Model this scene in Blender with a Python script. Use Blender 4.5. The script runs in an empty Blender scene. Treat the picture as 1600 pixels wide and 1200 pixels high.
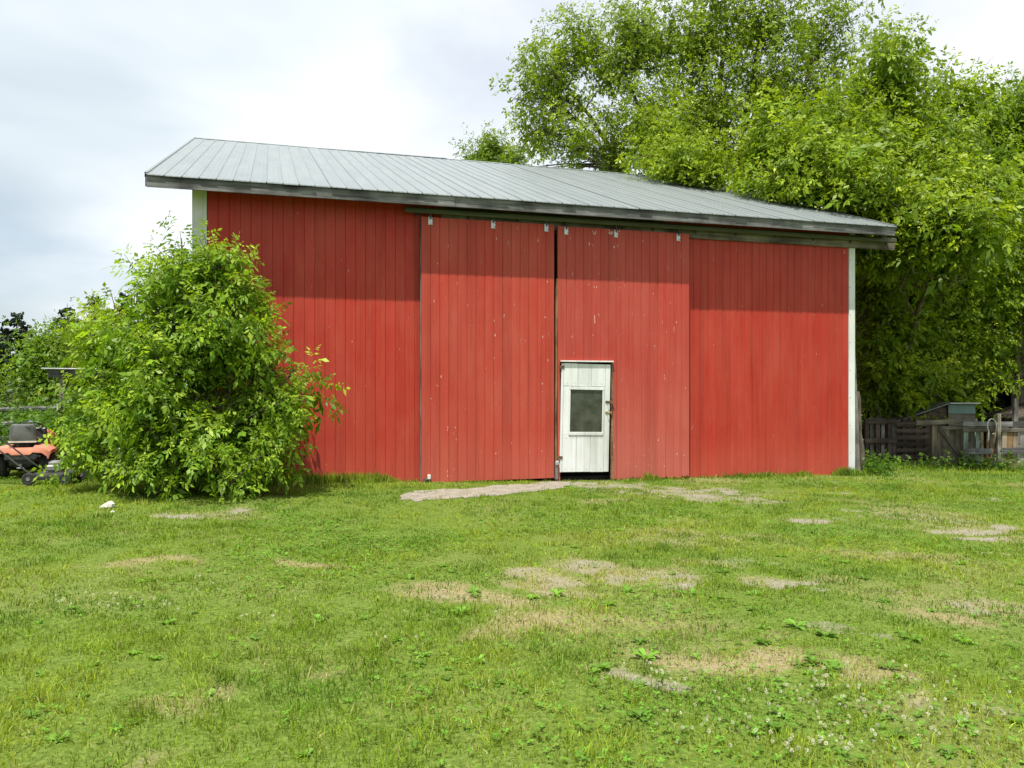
import bpy, math, random
import numpy as np
from mathutils import Vector, Matrix, Euler

R = math.radians
S = bpy.context.scene
COL = S.collection
rnd = random.Random(7)

# ------------------------------------------------------------------ camera
FPX, CW, CH, EYE = 1246.0, 1600.0, 1200.0, 1.6
cam_d = bpy.data.cameras.new("camera")
cam = bpy.data.objects.new("camera", cam_d)
COL.objects.link(cam)
cam.location = (0, 0, EYE)
cam.rotation_euler = (R(90), 0, 0)
cam_d.sensor_width = 36.0
cam_d.lens = FPX / CW * 36.0
cam_d.clip_start = 0.05
cam_d.clip_end = 2000
S.camera = cam

# ------------------------------------------------------------------ sun and sky
SUN_EL = R(69.5)
SUN_H = Vector((-0.36, -0.933)).normalized()          # horizontal direction towards the sun
sun_vec = Vector((SUN_H.x * math.cos(SUN_EL), SUN_H.y * math.cos(SUN_EL), math.sin(SUN_EL)))
sd = bpy.data.lights.new("sun", "SUN")
sd.energy = 5.0
sd.angle = R(0.6)
sd.color = (1.0, 0.955, 0.88)
so = bpy.data.objects.new("sun", sd)
COL.objects.link(so)
so.rotation_euler = sun_vec.to_track_quat('Z', 'Y').to_euler()
so.location = sun_vec * 60

W = bpy.data.worlds.new("World")
S.world = W
W.use_nodes = True
wt = W.node_tree
wt.nodes.clear()


def N(t, kind, **kw):
    n = t.nodes.new(kind)
    for k, v in kw.items():
        if k == 'inp':
            for a, b in v.items():
                n.inputs[a].default_value = b
        else:
            setattr(n, k, v)
    return n


def ramp(t, stops, src=None, interp='LINEAR'):
    n = t.nodes.new('ShaderNodeValToRGB')
    cr = n.color_ramp
    cr.interpolation = interp
    while len(cr.elements) < len(stops):
        cr.elements.new(0.5)
    for e, (p, c) in zip(cr.elements, stops):
        e.position = p
        e.color = (c, c, c, 1) if isinstance(c, (int, float)) else (*c, 1)
    if src is not None:
        t.links.new(src, n.inputs[0])
    return n


def mixc(t, fac, a, b, blend='MIX'):
    n = t.nodes.new('ShaderNodeMix')
    n.data_type = 'RGBA'
    n.blend_type = blend
    for sock, v in ((n.inputs[0], fac), (n.inputs[6], a), (n.inputs[7], b)):
        if hasattr(v, 'is_linked') or hasattr(v, 'node'):
            t.links.new(v, sock)
        elif isinstance(v, (int, float)):
            sock.default_value = v
        else:
            sock.default_value = (*v, 1) if len(v) == 3 else v
    return n.outputs[2]


def math_n(t, op, a, b=None, clamp=False):
    n = t.nodes.new('ShaderNodeMath')
    n.operation = op
    n.use_clamp = clamp
    for i, v in enumerate((a, b)):
        if v is None:
            continue
        if hasattr(v, 'node'):
            t.links.new(v, n.inputs[i])
        else:
            n.inputs[i].default_value = v
    return n.outputs[0]


sky = N(wt, 'ShaderNodeTexSky', sky_type='NISHITA', sun_disc=False, sun_elevation=SUN_EL,
        sun_rotation=math.atan2(SUN_H.x, SUN_H.y), air_density=1.0, dust_density=2.0, ozone_density=1.0)
tc = N(wt, 'ShaderNodeTexCoord')
sep = N(wt, 'ShaderNodeSeparateXYZ')
wt.links.new(tc.outputs['Generated'], sep.inputs[0])
den = math_n(wt, 'ADD', math_n(wt, 'MAXIMUM', sep.outputs[2], 0.0), 0.22)
cx_ = math_n(wt, 'DIVIDE', sep.outputs[0], den)
cy_ = math_n(wt, 'DIVIDE', sep.outputs[1], den)
comb = N(wt, 'ShaderNodeCombineXYZ')
wt.links.new(cx_, comb.inputs[0])
wt.links.new(cy_, comb.inputs[1])
mp = N(wt, 'ShaderNodeMapping', inp={'Location': (3.4, 0.75, 0.0), 'Scale': (0.85, 0.85, 1.0)})
wt.links.new(comb.outputs[0], mp.inputs[0])
n1 = N(wt, 'ShaderNodeTexNoise', inp={'Scale': 1.15, 'Detail': 7.0, 'Roughness': 0.52, 'Distortion': 0.25})
wt.links.new(mp.outputs[0], n1.inputs['Vector'])
n2 = N(wt, 'ShaderNodeTexNoise', inp={'Scale': 0.8, 'Detail': 4.0, 'Roughness': 0.45, 'Distortion': 0.3})
mp2 = N(wt, 'ShaderNodeMapping', inp={'Location': (9.1, 2.2, 4.0)})
wt.links.new(comb.outputs[0], mp2.inputs[0])
wt.links.new(mp2.outputs[0], n2.inputs['Vector'])
cover = ramp(wt, [(0.30, 0.55), (0.50, 1.0)], n1.outputs[0])
cloudc = ramp(wt, [(0.36, (3.8, 4.5, 5.1)), (0.46, (5.2, 5.75, 6.15)), (0.57, (6.9, 7.1, 7.3))], n2.outputs[0])
skycol = mixc(wt, cover.outputs[0], sky.outputs[0], cloudc.outputs[0])
bg = N(wt, 'ShaderNodeBackground', inp={'Strength': 0.105})
wt.links.new(skycol, bg.inputs[0])
wo = N(wt, 'ShaderNodeOutputWorld')
wt.links.new(bg.outputs[0], wo.inputs[0])

S.view_settings.view_transform = 'Standard'
S.view_settings.look = 'None'
S.view_settings.gamma = 1.0
S.view_settings.use_curve_mapping = False
S.view_settings.exposure = 0.62
S.render.engine = 'CYCLES'
S.cycles.max_bounces = 6
S.cycles.diffuse_bounces = 3
S.cycles.transmission_bounces = 4
S.cycles.sample_clamp_indirect = 4.0

# ------------------------------------------------------------------ helpers


def tag(o, label=None, cat=None, group=None, kind=None):
    if label:
        o["label"] = label
    if cat:
        o["category"] = cat
    if group:
        o["group"] = group
    if kind:
        o["kind"] = kind
    return o


def empty(name, loc=(0, 0, 0), rz=0.0, parent=None):
    o = bpy.data.objects.new(name, None)
    COL.objects.link(o)
    o.location = loc
    o.rotation_euler = (0, 0, rz)
    o.empty_display_size = 0.1
    if parent:
        o.parent = parent
    return o


def link(name, me, parent=None, loc=(0, 0, 0), rot=(0, 0, 0)):
    o = bpy.data.objects.new(name, me)
    COL.objects.link(o)
    o.location = loc
    o.rotation_euler = rot
    if parent:
        o.parent = parent
    return o


class MB:
    """collects shapes; build() links them as ONE mesh object"""

    def __init__(self):
        self.v, self.f, self.m = [], [], []

    def add(self, vs, fs, mi=0):
        b = len(self.v)
        self.v.extend([tuple(p) for p in vs])
        for f in fs:
            self.f.append(tuple(b + i for i in f))
            self.m.append(mi)
        return self

    def box(self, lo, hi, mi=0, M=None, bev=0.0):
        x0, y0, z0 = lo
        x1, y1, z1 = hi
        if bev <= 0:
            vs = [(x, y, z) for z in (z0, z1) for y in (y0, y1) for x in (x0, x1)]
            fs = [(0, 2, 3, 1), (4, 5, 7, 6), (0, 1, 5, 4), (2, 6, 7, 3), (0, 4, 6, 2), (1, 3, 7, 5)]
        else:
            # chamfered box: 24 vertices
            vs, idx = [], {}
            for ix in (0, 1):
                for iy in (0, 1):
                    for iz in (0, 1):
                        for ax in range(3):
                            p = []
                            for a, (i, l, h) in enumerate(((ix, x0, x1), (iy, y0, y1), (iz, z0, z1))):
                                e = (l if i == 0 else h)
                                if a != ax:
                                    e += bev if i == 0 else -bev
                                p.append(e)
                            idx[(ix, iy, iz, ax)] = len(vs)
                            vs.append(tuple(p))
            fs = []
            for ax in range(3):
                o1, o2 = [a for a in range(3) if a != ax]
                for s in (0, 1):
                    q = []
                    for c1, c2 in ((0, 0), (1, 0), (1, 1), (0, 1)):
                        k = [0, 0, 0]
                        k[ax], k[o1], k[o2] = s, c1, c2
                        q.append(idx[(*k, ax)])
                    fs.append(tuple(q))
            for ax in range(3):
                o1, o2 = [a for a in range(3) if a != ax]
                for c1 in (0, 1):
                    for c2 in (0, 1):
                        q = []
                        for s, face in ((0, o1), (1, o1), (1, o2), (0, o2)):
                            k = [0, 0, 0]
                            k[ax], k[o1], k[o2] = s, c1, c2
                            q.append(idx[(*k, face)])
                        fs.append(tuple(q))
            for ix in (0, 1):
                for iy in (0, 1):
                    for iz in (0, 1):
                        fs.append(tuple(idx[(ix, iy, iz, a)] for a in range(3)))
        if M is not None:
            vs = [M @ Vector(p) for p in vs]
        return self.add(vs, fs, mi)

    def tube(self, pts, rad, seg=8, mi=0, cap=True):
        pts = [Vector(p) for p in pts]
        if not hasattr(rad, '__len__'):
            rad = [rad] * len(pts)
        vs, fs = [], []
        up = Vector((0.13, 0.21, 1)).normalized()
        prev = None
        for i, p in enumerate(pts):
            d = (pts[min(i + 1, len(pts) - 1)] - pts[max(i - 1, 0)])
            d = d.normalized() if d.length > 1e-9 else Vector((0, 0, 1))
            if prev is None:
                a = d.cross(up if abs(d.dot(up)) < 0.95 else Vector((1, 0, 0))).normalized()
            else:
                a = (prev - d * prev.dot(d)).normalized()
            prev = a
            b = d.cross(a)
            for k in range(seg):
                t = 2 * math.pi * k / seg
                vs.append(p + (a * math.cos(t) + b * math.sin(t)) * rad[i])
        for i in range(len(pts) - 1):
            for k in range(seg):
                k2 = (k + 1) % seg
                fs.append((i * seg + k, i * seg + k2, (i + 1) * seg + k2, (i + 1) * seg + k))
        if cap:
            fs.append(tuple(reversed(range(seg))))
            n = (len(pts) - 1) * seg
            fs.append(tuple(n + k for k in range(seg)))
        return self.add(vs, fs, mi)

    def lathe(self, prof, seg=24, axis='X', c=(0, 0, 0), mi=0):
        """prof: list of (radius, along)"""
        vs, fs = [], []
        n = len(prof)
        for k in range(seg):
            t = 2 * math.pi * k / seg
            for r, a in prof:
                u, w = r * math.cos(t), r * math.sin(t)
                p = {'X': (a, u, w), 'Y': (u, a, w), 'Z': (u, w, a)}[axis]
                vs.append((p[0] + c[0], p[1] + c[1], p[2] + c[2]))
        for k in range(seg):
            k2 = (k + 1) % seg
            for i in range(n - 1):
                fs.append((k * n + i, k2 * n + i, k2 * n + i + 1, k * n + i + 1))
        return self.add(vs, fs, mi)

    def loft(self, rings, mi=0, cap=True):
        """rings: lists of equal numbers of points"""
        n = len(rings[0])
        vs = [p for r in rings for p in r]
        fs = []
        for i in range(len(rings) - 1):
            for k in range(n):
                k2 = (k + 1) % n
                fs.append((i * n + k, i * n + k2, (i + 1) * n + k2, (i + 1) * n + k))
        if cap:
            fs.append(tuple(reversed(range(n))))
            b = (len(rings) - 1) * n
            fs.append(tuple(b + k for k in range(n)))
        return self.add(vs, fs, mi)

    def mesh(self, name, mats, smooth=False):
        me = bpy.data.meshes.new(name)
        me.from_pydata(self.v, [], self.f)
        for m in (mats if isinstance(mats, (list, tuple)) else [mats]):
            me.materials.append(m)
        me.polygons.foreach_set('material_index', self.m)
        if smooth:
            me.polygons.foreach_set('use_smooth', [True] * len(me.polygons))
        import bmesh
        bm = bmesh.new()
        bm.from_mesh(me)
        bmesh.ops.recalc_face_normals(bm, faces=bm.faces)
        bm.to_mesh(me)
        bm.free()
        me.update()
        if smooth:
            try:
                me.set_sharp_from_angle(angle=R(40))
            except Exception:
                pass
        return me

    def build(self, name, mats, parent=None, loc=(0, 0, 0), rot=(0, 0, 0), smooth=False):
        return link(name, self.mesh(name, mats, smooth), parent, loc, rot)


def fast_mesh(name, V, T, col=None, mat=None):
    """big triangle mesh from numpy arrays; col = per-vertex RGB"""
    me = bpy.data.meshes.new(name)
    V = np.ascontiguousarray(V, dtype=np.float32)
    T = np.ascontiguousarray(T, dtype=np.int32)
    me.vertices.add(len(V))
    me.vertices.foreach_set('co', V.ravel())
    me.loops.add(T.size)
    me.loops.foreach_set('vertex_index', T.ravel())
    me.polygons.add(len(T))
    me.polygons.foreach_set('loop_start', np.arange(0, T.size, T.shape[1], dtype=np.int32))
    if col is not None:
        a = me.attributes.new('col', 'FLOAT_COLOR', 'POINT')
        c4 = np.ones((len(V), 4), dtype=np.float32)
        c4[:, :3] = col
        a.data.foreach_set('color', c4.ravel())
    me.update(calc_edges=True)
    if mat:
        me.materials.append(mat)
    return me


_lat = np.random.RandomState(5).rand(8, 256, 256).astype(np.float64)


def vnoise(x, y, scale, seed=0, octaves=3):
    out, amp, tot = 0, 1.0, 0
    for o in range(octaves):
        g = _lat[(seed + o) % 8]
        u, v = np.asarray(x) * scale + 31.7 * seed + 57, np.asarray(y) * scale + 17.3 * seed + 91
        iu, iv = np.floor(u).astype(int), np.floor(v).astype(int)
        fu, fv = u - iu, v - iv
        fu, fv = fu * fu * (3 - 2 * fu), fv * fv * (3 - 2 * fv)
        a, b = g[iu % 256, iv % 256], g[(iu + 1) % 256, iv % 256]
        c, d = g[iu % 256, (iv + 1) % 256], g[(iu + 1) % 256, (iv + 1) % 256]
        out = out + amp * ((a * (1 - fu) + b * fu) * (1 - fv) + (c * (1 - fu) + d * fu) * fv)
        tot += amp
        amp *= 0.5
        scale *= 2.1
    return out / tot


# barn frame: origin on the front wall beside the small door; local x runs along the wall, local y into the barn
BO = (1.246, 13.5)
BA = math.atan2(0.291, 0.957)
EX = (math.cos(BA), math.sin(BA))


def to_local(X, Y):
    dx, dy = np.asarray(X) - BO[0], np.asarray(Y) - BO[1]
    return dx * EX[0] + dy * EX[1], -dx * EX[1] + dy * EX[0]


def to_world(t, y):
    return BO[0] + t * EX[0] - y * EX[1], BO[1] + t * EX[1] + y * EX[0]


def ground_z(X, Y):
    t, d = to_local(X, Y)
    s = 14 * np.tanh(t / 14)
    z = -0.0215 * s - 0.02 * np.exp(-((t + 0.3) / 2.4) ** 2 - ((d + 0.2) / 1.0) ** 2)
    z = z + 0.05 * (vnoise(X, Y, 0.35, 1, 2) - 0.5) * np.clip((-d - 0.4) / 2, 0, 1)
    z = z + 0.022 * (vnoise(X, Y, 2.2, 2, 2) - 0.5)
    return z


def at(px, py, Y):
    """point that the photograph shows at pixel (px, py), at distance Y"""
    return Vector(((px - CW / 2) * Y / FPX, Y, EYE + (CH / 2 - py) * Y / FPX))


def on_ground(px, py):
    Y = 10.0
    for _ in range(12):
        X = (px - CW / 2) * Y / FPX
        Y = (EYE - float(ground_z(X, Y))) * FPX / (py - CH / 2)
    return X, Y


# ------------------------------------------------------------------ materials
def new_mat(name):
    m = bpy.data.materials.new(name)
    m.use_nodes = True
    t = m.node_tree
    return m, t, t.nodes['Principled BSDF']


def tex_noise(t, scale, detail=4, rough=0.55, vec=None, dist=0.0):
    n = N(t, 'ShaderNodeTexNoise', inp={'Scale': scale, 'Detail': detail, 'Roughness': rough, 'Distortion': dist})
    if vec is not None:
        t.links.new(vec, n.inputs['Vector'])
    return n.outputs[0]


def coords(t, scale=(1, 1, 1), kind='Object', rand=True):
    c = N(t, 'ShaderNodeTexCoord')
    m = N(t, 'ShaderNodeMapping', inp={'Scale': scale})
    t.links.new(c.outputs[kind], m.inputs[0])
    if not rand:
        return m.outputs[0]
    oi = N(t, 'ShaderNodeObjectInfo')
    mul = math_n(t, 'MULTIPLY', oi.outputs['Random'], 37.0)
    a = N(t, 'ShaderNodeVectorMath', operation='ADD')
    t.links.new(m.outputs[0], a.inputs[0])
    t.links.new(mul, a.inputs[1])
    return a.outputs[0]


def bump(t, bsdf, h, strength=0.3, dist=0.01):
    b = N(t, 'ShaderNodeBump', inp={'Strength': strength, 'Distance': dist})
    t.links.new(h, b.inputs['Height'])
    t.links.new(b.outputs[0], bsdf.inputs['Normal'])


def paint_mat(name, base, faded, fade=0.5, chips=0.0, rough=0.55, zfade=None):
    m, t, b = new_mat(name)
    v = coords(t, (3, 3, 0.5))
    n = tex_noise(t, 2.2, 5, 0.6, v)
    geo = N(t, 'ShaderNodeNewGeometry')
    gmp = N(t, 'ShaderNodeMapping', inp={'Scale': (1.0, 1.0, 0.55)})
    t.links.new(geo.outputs['Position'], gmp.inputs[0])
    big_n = tex_noise(t, 1.5, 6, 0.62, gmp.outputs[0], 0.4)
    n = math_n(t, 'ADD', math_n(t, 'MULTIPLY', n, 0.4), math_n(t, 'MULTIPLY', big_n, 0.6))
    r = ramp(t, [(0.38, 0.0), (0.66, fade)], n)
    f = r.outputs[0]
    if zfade:                                     # chalky, sun-bleached and splashed paint low on the door
        g = N(t, 'ShaderNodeTexCoord')
        sp = N(t, 'ShaderNodeSeparateXYZ')
        t.links.new(g.outputs['Object'], sp.inputs[0])
        zz = math_n(t, 'ADD', sp.outputs[2], math_n(t, 'MULTIPLY', n, 0.9))
        mr = N(t, 'ShaderNodeMapRange', inp={'From Min': zfade[0] + .45, 'From Max': zfade[1] + .45, 'To Min': zfade[2], 'To Max': 0.0})
        t.links.new(zz, mr.inputs[0])
        f = math_n(t, 'ADD', f, mr.outputs[0], True)
    c = mixc(t, f, base, faded)
    oi = N(t, 'ShaderNodeObjectInfo')
    val = N(t, 'ShaderNodeMapRange', inp={'To Min': 0.94, 'To Max': 1.05})
    t.links.new(oi.outputs['Random'], val.inputs[0])
    hs = N(t, 'ShaderNodeHueSaturation')
    st_m = N(t, 'ShaderNodeMapping', inp={'Scale': (9.0, 9.0, 0.22)})
    t.links.new(geo.outputs['Position'], st_m.inputs[0])
    st = ramp(t, [(0.30, 0.80), (0.5, 1.0), (0.75, 1.06)], tex_noise(t, 1.6, 5, 0.65, st_m.outputs[0]))
    c = mixc(t, 1.0, c, st.outputs[0], 'MULTIPLY')
    t.links.new(c, hs.inputs['Color'])
    t.links.new(val.outputs[0], hs.inputs['Value'])
    c = hs.outputs[0]
    if chips > 0:
        n3 = tex_noise(t, 26, 3, 0.6, coords(t, (1, 1, 0.28)))
        r3 = ramp(t, [(0.76 - 0.05 * chips, 0.0), (0.785 - 0.05 * chips, 0.8)], n3)
        c = mixc(t, r3.outputs[0], c, (0.62, 0.5, 0.46))
    t.links.new(c, b.inputs['Base Color'])
    b.inputs['Roughness'].default_value = rough
    b.inputs['Specular IOR Level'].default_value = 0.3
    bump(t, b, tex_noise(t, 60, 3, 0.6, v), 0.12, 0.004)
    return m


def plain(name, c, rough=0.6, metal=0.0, var=0.25, nscale=8.0, spec=0.4, vscale=(1, 1, 1), bmp=0.15):
    m, t, b = new_mat(name)
    v = coords(t, vscale)
    n = tex_noise(t, nscale, 5, 0.6, v)
    r = ramp(t, [(0.3, tuple(x * (1 - var) for x in c)), (0.7, tuple(min(1, x * (1 + var)) for x in c))], n)
    t.links.new(r.outputs[0], b.inputs['Base Color'])
    b.inputs['Roughness'].default_value = rough
    b.inputs['Metallic'].default_value = metal
    b.inputs['Specular IOR Level'].default_value = spec
    if bmp:
        bump(t, b, n, bmp, 0.01)
    return m


def wood(name, dark, light, axis='X', scale=1.0, rough=0.85, knots=True):
    m, t, b = new_mat(name)
    s = {'X': (0.35, 9, 9), 'Y': (9, 0.35, 9), 'Z': (9, 9, 0.35)}[axis]
    v = coords(t, tuple(x * scale for x in s))
    n = tex_noise(t, 2.6, 8, 0.65, v, 0.6)
    n2 = tex_noise(t, 1.7, 3, 0.5, coords(t, (1.5, 1.5, 1.5)))
    r = ramp(t, [(0.28, dark), (0.5, tuple((a + c) / 2 for a, c in zip(dark, light))), (0.72, light)], n)
    r2 = ramp(t, [(0.32, 0.38), (0.52, 0.9), (0.72, 1.3)], n2)
    c = mixc(t, 1.0, r.outputs[0], r2.outputs[0], 'MULTIPLY')
    oi = N(t, 'ShaderNodeObjectInfo')
    val = N(t, 'ShaderNodeMapRange', inp={'To Min': 0.75, 'To Max': 1.2})
    t.links.new(oi.outputs['Random'], val.inputs[0])
    hs = N(t, 'ShaderNodeHueSaturation')
    t.links.new(c, hs.inputs['Color'])
    t.links.new(val.outputs[0], hs.inputs['Value'])
    t.links.new(hs.outputs[0], b.inputs['Base Color'])
    b.inputs['Roughness'].default_value = rough
    b.inputs['Specular IOR Level'].default_value = 0.2
    bump(t, b, n, 0.5, 0.006)
    return m


def leaf_mat(name, trans=0.42, gloss=0.22):
    m, t, b = new_mat(name)
    a = N(t, 'ShaderNodeAttribute', attribute_name='col')
    t.links.new(a.outputs['Color'], b.inputs['Base Color'])
    b.inputs['Roughness'].default_value = 0.45
    b.inputs['Specular IOR Level'].default_value = gloss
    tr = N(t, 'ShaderNodeBsdfTranslucent')
    tint = mixc(t, 1.0, a.outputs['Color'], (1.3, 1.35, 0.4), 'MULTIPLY')
    t.links.new(tint, tr.inputs[0])
    mx = N(t, 'ShaderNodeMixShader', inp={0: trans})
    t.links.new(b.outputs[0], mx.inputs[1])
    t.links.new(tr.outputs[0], mx.inputs[2])
    t.links.new(mx.outputs[0], t.nodes['Material Output'].inputs[0])
    return m


M_WALL = paint_mat('red_wall_paint', (0.37, 0.026, 0.013), (0.42, 0.064, 0.038), 0.8, 0.7, zfade=(0.05, .8, .7))
M_DOORL = paint_mat('red_door_paint', (0.39, 0.042, 0.023), (0.43, 0.092, 0.060), 0.6, 1.1, zfade=(0.0, .8, .6))
M_DOORR = paint_mat('red_faded_door_paint', (0.39, 0.043, 0.027), (0.44, 0.108, 0.078), 0.45, 1.3, zfade=(0.0, 2.0, 0.8))
M_WHITE = paint_mat('white_paint', (0.70, 0.72, 0.71), (0.44, 0.45, 0.39), 0.8, 0.0, 0.5)
M_NAIL = plain('nail_head', (0.10, 0.018, 0.014), 0.6)
M_NAILG = plain('nail_grey', (0.22, 0.22, 0.21), 0.5, 0.3)
M_GREYWOOD = wood('weathered_grey_wood', (0.035, 0.035, 0.036), (0.25, 0.25, 0.243), 'X', 1.0)
M_GREYWOODZ = wood('weathered_grey_wood_upright', (0.10, 0.092, 0.08), (0.34, 0.32, 0.28), 'Z', 1.0)
M_BROWNWOOD = wood('brown_lumber', (0.10, 0.062, 0.034), (0.30, 0.20, 0.11), 'X', 1.0)
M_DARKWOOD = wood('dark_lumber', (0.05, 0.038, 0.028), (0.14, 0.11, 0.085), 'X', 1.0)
M_OLDWOODZ = wood('old_shaded_wood', (0.055, 0.045, 0.032), (0.20, 0.17, 0.125), 'Z', 1.0)  # weathered wood, colour darkened to stand in for shade on the gate
M_OLDWOOD = wood('old_shaded_wood_level', (0.06, 0.052, 0.04), (0.22, 0.195, 0.155), 'X', 1.0)  # level-grain twin, shade at gate and coop put into its colour
M_TANWOODZ = wood('tan_picket_wood', (0.20, 0.15, 0.095), (0.46, 0.38, 0.27), 'Z', 1.0)
M_BROWNWOODZ = wood('brown_picket_wood', (0.11, 0.065, 0.03), (0.28, 0.18, 0.09), 'Z', 1.0)
M_GREENWOODZ = wood('green_tinted_picket_wood', (0.10, 0.13, 0.11), (0.25, 0.31, 0.27), 'Z', 1.0)
M_TRACK = plain('olive_track_paint', (0.07, 0.078, 0.05), 0.5, 0.2, 0.3, 5.0, 0.4, (0.4, 4, 4))
M_GALV = plain('galvanised_steel', (0.50, 0.52, 0.52), 0.42, 0.55, 0.25, 14.0)
M_BARK = wood('bark', (0.055, 0.045, 0.034), (0.22, 0.185, 0.145), 'Z', 0.6, 0.95)
M_RUST = plain('rusty_iron', (0.14, 0.085, 0.05), 0.8, 0.2, 0.5, 20)
M_BRASS = plain('aged_brass', (0.42, 0.30, 0.12), 0.4, 0.7, 0.3, 20)
M_BLACK = plain('black_vinyl', (0.035, 0.037, 0.038), 0.42, 0.0, 0.25, 10)
M_SEATGREY = plain('worn_grey_vinyl', (0.16, 0.165, 0.165), 0.40, 0.0, 0.25, 6)
M_RUBBER = plain('tyre_rubber', (0.028, 0.028, 0.027), 0.85, 0.0, 0.4, 12)
M_ORANGE = plain('faded_orange_paint', (0.52, 0.195, 0.12), 0.5, 0.0, 0.14, 5)
M_DKMETAL = plain('dark_steel', (0.05, 0.05, 0.048), 0.5, 0.5, 0.35, 10)
M_GREYMETAL = plain('dull_grey_metal', (0.22, 0.22, 0.215), 0.5, 0.5, 0.3, 10)
M_RIM = plain('pale_rim_paint', (0.55, 0.52, 0.46), 0.5, 0.1, 0.2, 10)
M_BEIGE = plain('beige_trim', (0.55, 0.48, 0.40), 0.5, 0.0, 0.2, 8)
M_DARK = plain('dark_interior', (0.025, 0.022, 0.02), 0.95, 0, 0.3, 3)
M_STONE = plain('pale_stone', (0.46, 0.45, 0.37), 0.85, 0.0, 0.25, 9, 0.3, (1, 1, 1), 0.5)
M_GREENPAINT = paint_mat('weathered_green_board', (0.13, 0.23, 0.20), (0.22, 0.27, 0.24), 0.7, 0.6, 0.8)
M_ROPE = plain('pale_hose', (0.52, 0.50, 0.46), 0.6, 0.0, 0.2, 30)
M_LEAF = leaf_mat('maple_leaf')
M_GRASS = leaf_mat('grass_blade', 0.36, 0.15)
M_NEEDLE = leaf_mat('spruce_needle', 0.10, 0.25)

# roof metal
M_ROOF, t_, b_ = new_mat('galvanised_roof_sheet')
v_ = coords(t_, (2.5, 0.35, 1))
n_ = tex_noise(t_, 2.0, 6, 0.6, v_)
r_ = ramp(t_, [(0.25, (0.295, 0.325, 0.325)), (0.78, (0.365, 0.392, 0.388))], n_)
oi_ = N(t_, 'ShaderNodeObjectInfo')
mr_ = N(t_, 'ShaderNodeMapRange', inp={'To Min': 0.96, 'To Max': 1.03})
t_.links.new(oi_.outputs['Random'], mr_.inputs[0])
hs_ = N(t_, 'ShaderNodeHueSaturation')
t_.links.new(r_.outputs[0], hs_.inputs['Color'])
t_.links.new(mr_.outputs[0], hs_.inputs['Value'])
t_.links.new(hs_.outputs[0], b_.inputs['Base Color'])
b_.inputs['Metallic'].default_value = 0.7
b_.inputs['Roughness'].default_value = 0.44
bump(t_, b_, tex_noise(t_, 3.0, 3, 0.5, v_), 0.06, 0.02)

# dusty glass with an insect screen behind it; base lightened for painted reflection
M_GLASS, t_, b_ = new_mat('dusty_reflection_glass')
v_ = coords(t_, (1, 1, 1))
r_ = ramp(t_, [(0.35, (0.028, 0.032, 0.026)), (0.75, (0.085, 0.092, 0.072))], tex_noise(t_, 5, 4, 0.6, v_))
t_.links.new(r_.outputs[0], b_.inputs['Base Color'])
b_.inputs['Roughness'].default_value = 0.08
b_.inputs['Specular IOR Level'].default_value = 0.5

# ground: thatch and soil, bare earth where the attribute says so
M_GROUND, t_, b_ = new_mat('lawn_soil')
v_ = coords(t_, (1, 1, 1), 'Object', False)
at_ = N(t_, 'ShaderNodeAttribute', attribute_name='col')
spl_ = N(t_, 'ShaderNodeSeparateColor')
t_.links.new(at_.outputs['Color'], spl_.inputs[0])
fine = tex_noise(t_, 38, 6, 0.7, v_)
mid = tex_noise(t_, 6, 5, 0.6, v_)
thatch = ramp(t_, [(0.3, (0.05, 0.08, 0.012)), (0.5, (0.10, 0.15, 0.022)), (0.72, (0.20, 0.25, 0.06))], fine)
drycol = ramp(t_, [(0.3, (0.16, 0.13, 0.065)), (0.7, (0.34, 0.28, 0.15))], fine)
soil = ramp(t_, [(0.25, (0.125, 0.108, 0.080)), (0.5, (0.23, 0.206, 0.160)), (0.75, (0.34, 0.315, 0.26))], fine)
c_ = mixc(t_, spl_.outputs[1], thatch.outputs[0], drycol.outputs[0])
bmask = math_n(t_, 'ADD', spl_.outputs[0], math_n(t_, 'MULTIPLY', math_n(t_, 'SUBTRACT', mid, 0.5), 0.7))
bm_ = ramp(t_, [(0.32, 0.0), (0.98, 1.0)], math_n(t_, 'ADD', bmask, math_n(t_, 'MULTIPLY', math_n(t_, 'SUBTRACT', fine, 0.5), 0.6)))
c_ = mixc(t_, bm_.outputs[0], c_, soil.outputs[0])
t_.links.new(c_, b_.inputs['Base Color'])
b_.inputs['Roughness'].default_value = 0.95
b_.inputs['Specular IOR Level'].default_value = 0.1
bump(t_, b_, fine, 0.7, 0.02)

M_SLAB, t_, b_ = new_mat('dusty_concrete')
v_ = coords(t_, (1, 1, 1))
r_ = ramp(t_, [(0.3, (0.15, 0.132, 0.100)), (0.55, (0.24, 0.215, 0.172)), (0.75, (0.33, 0.305, 0.255))], tex_noise(t_, 9, 7, 0.65, v_))
t_.links.new(r_.outputs[0], b_.inputs['Base Color'])
b_.inputs['Roughness'].default_value = 0.9
bump(t_, b_, tex_noise(t_, 30, 5, 0.6, v_), 0.5, 0.01)

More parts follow.
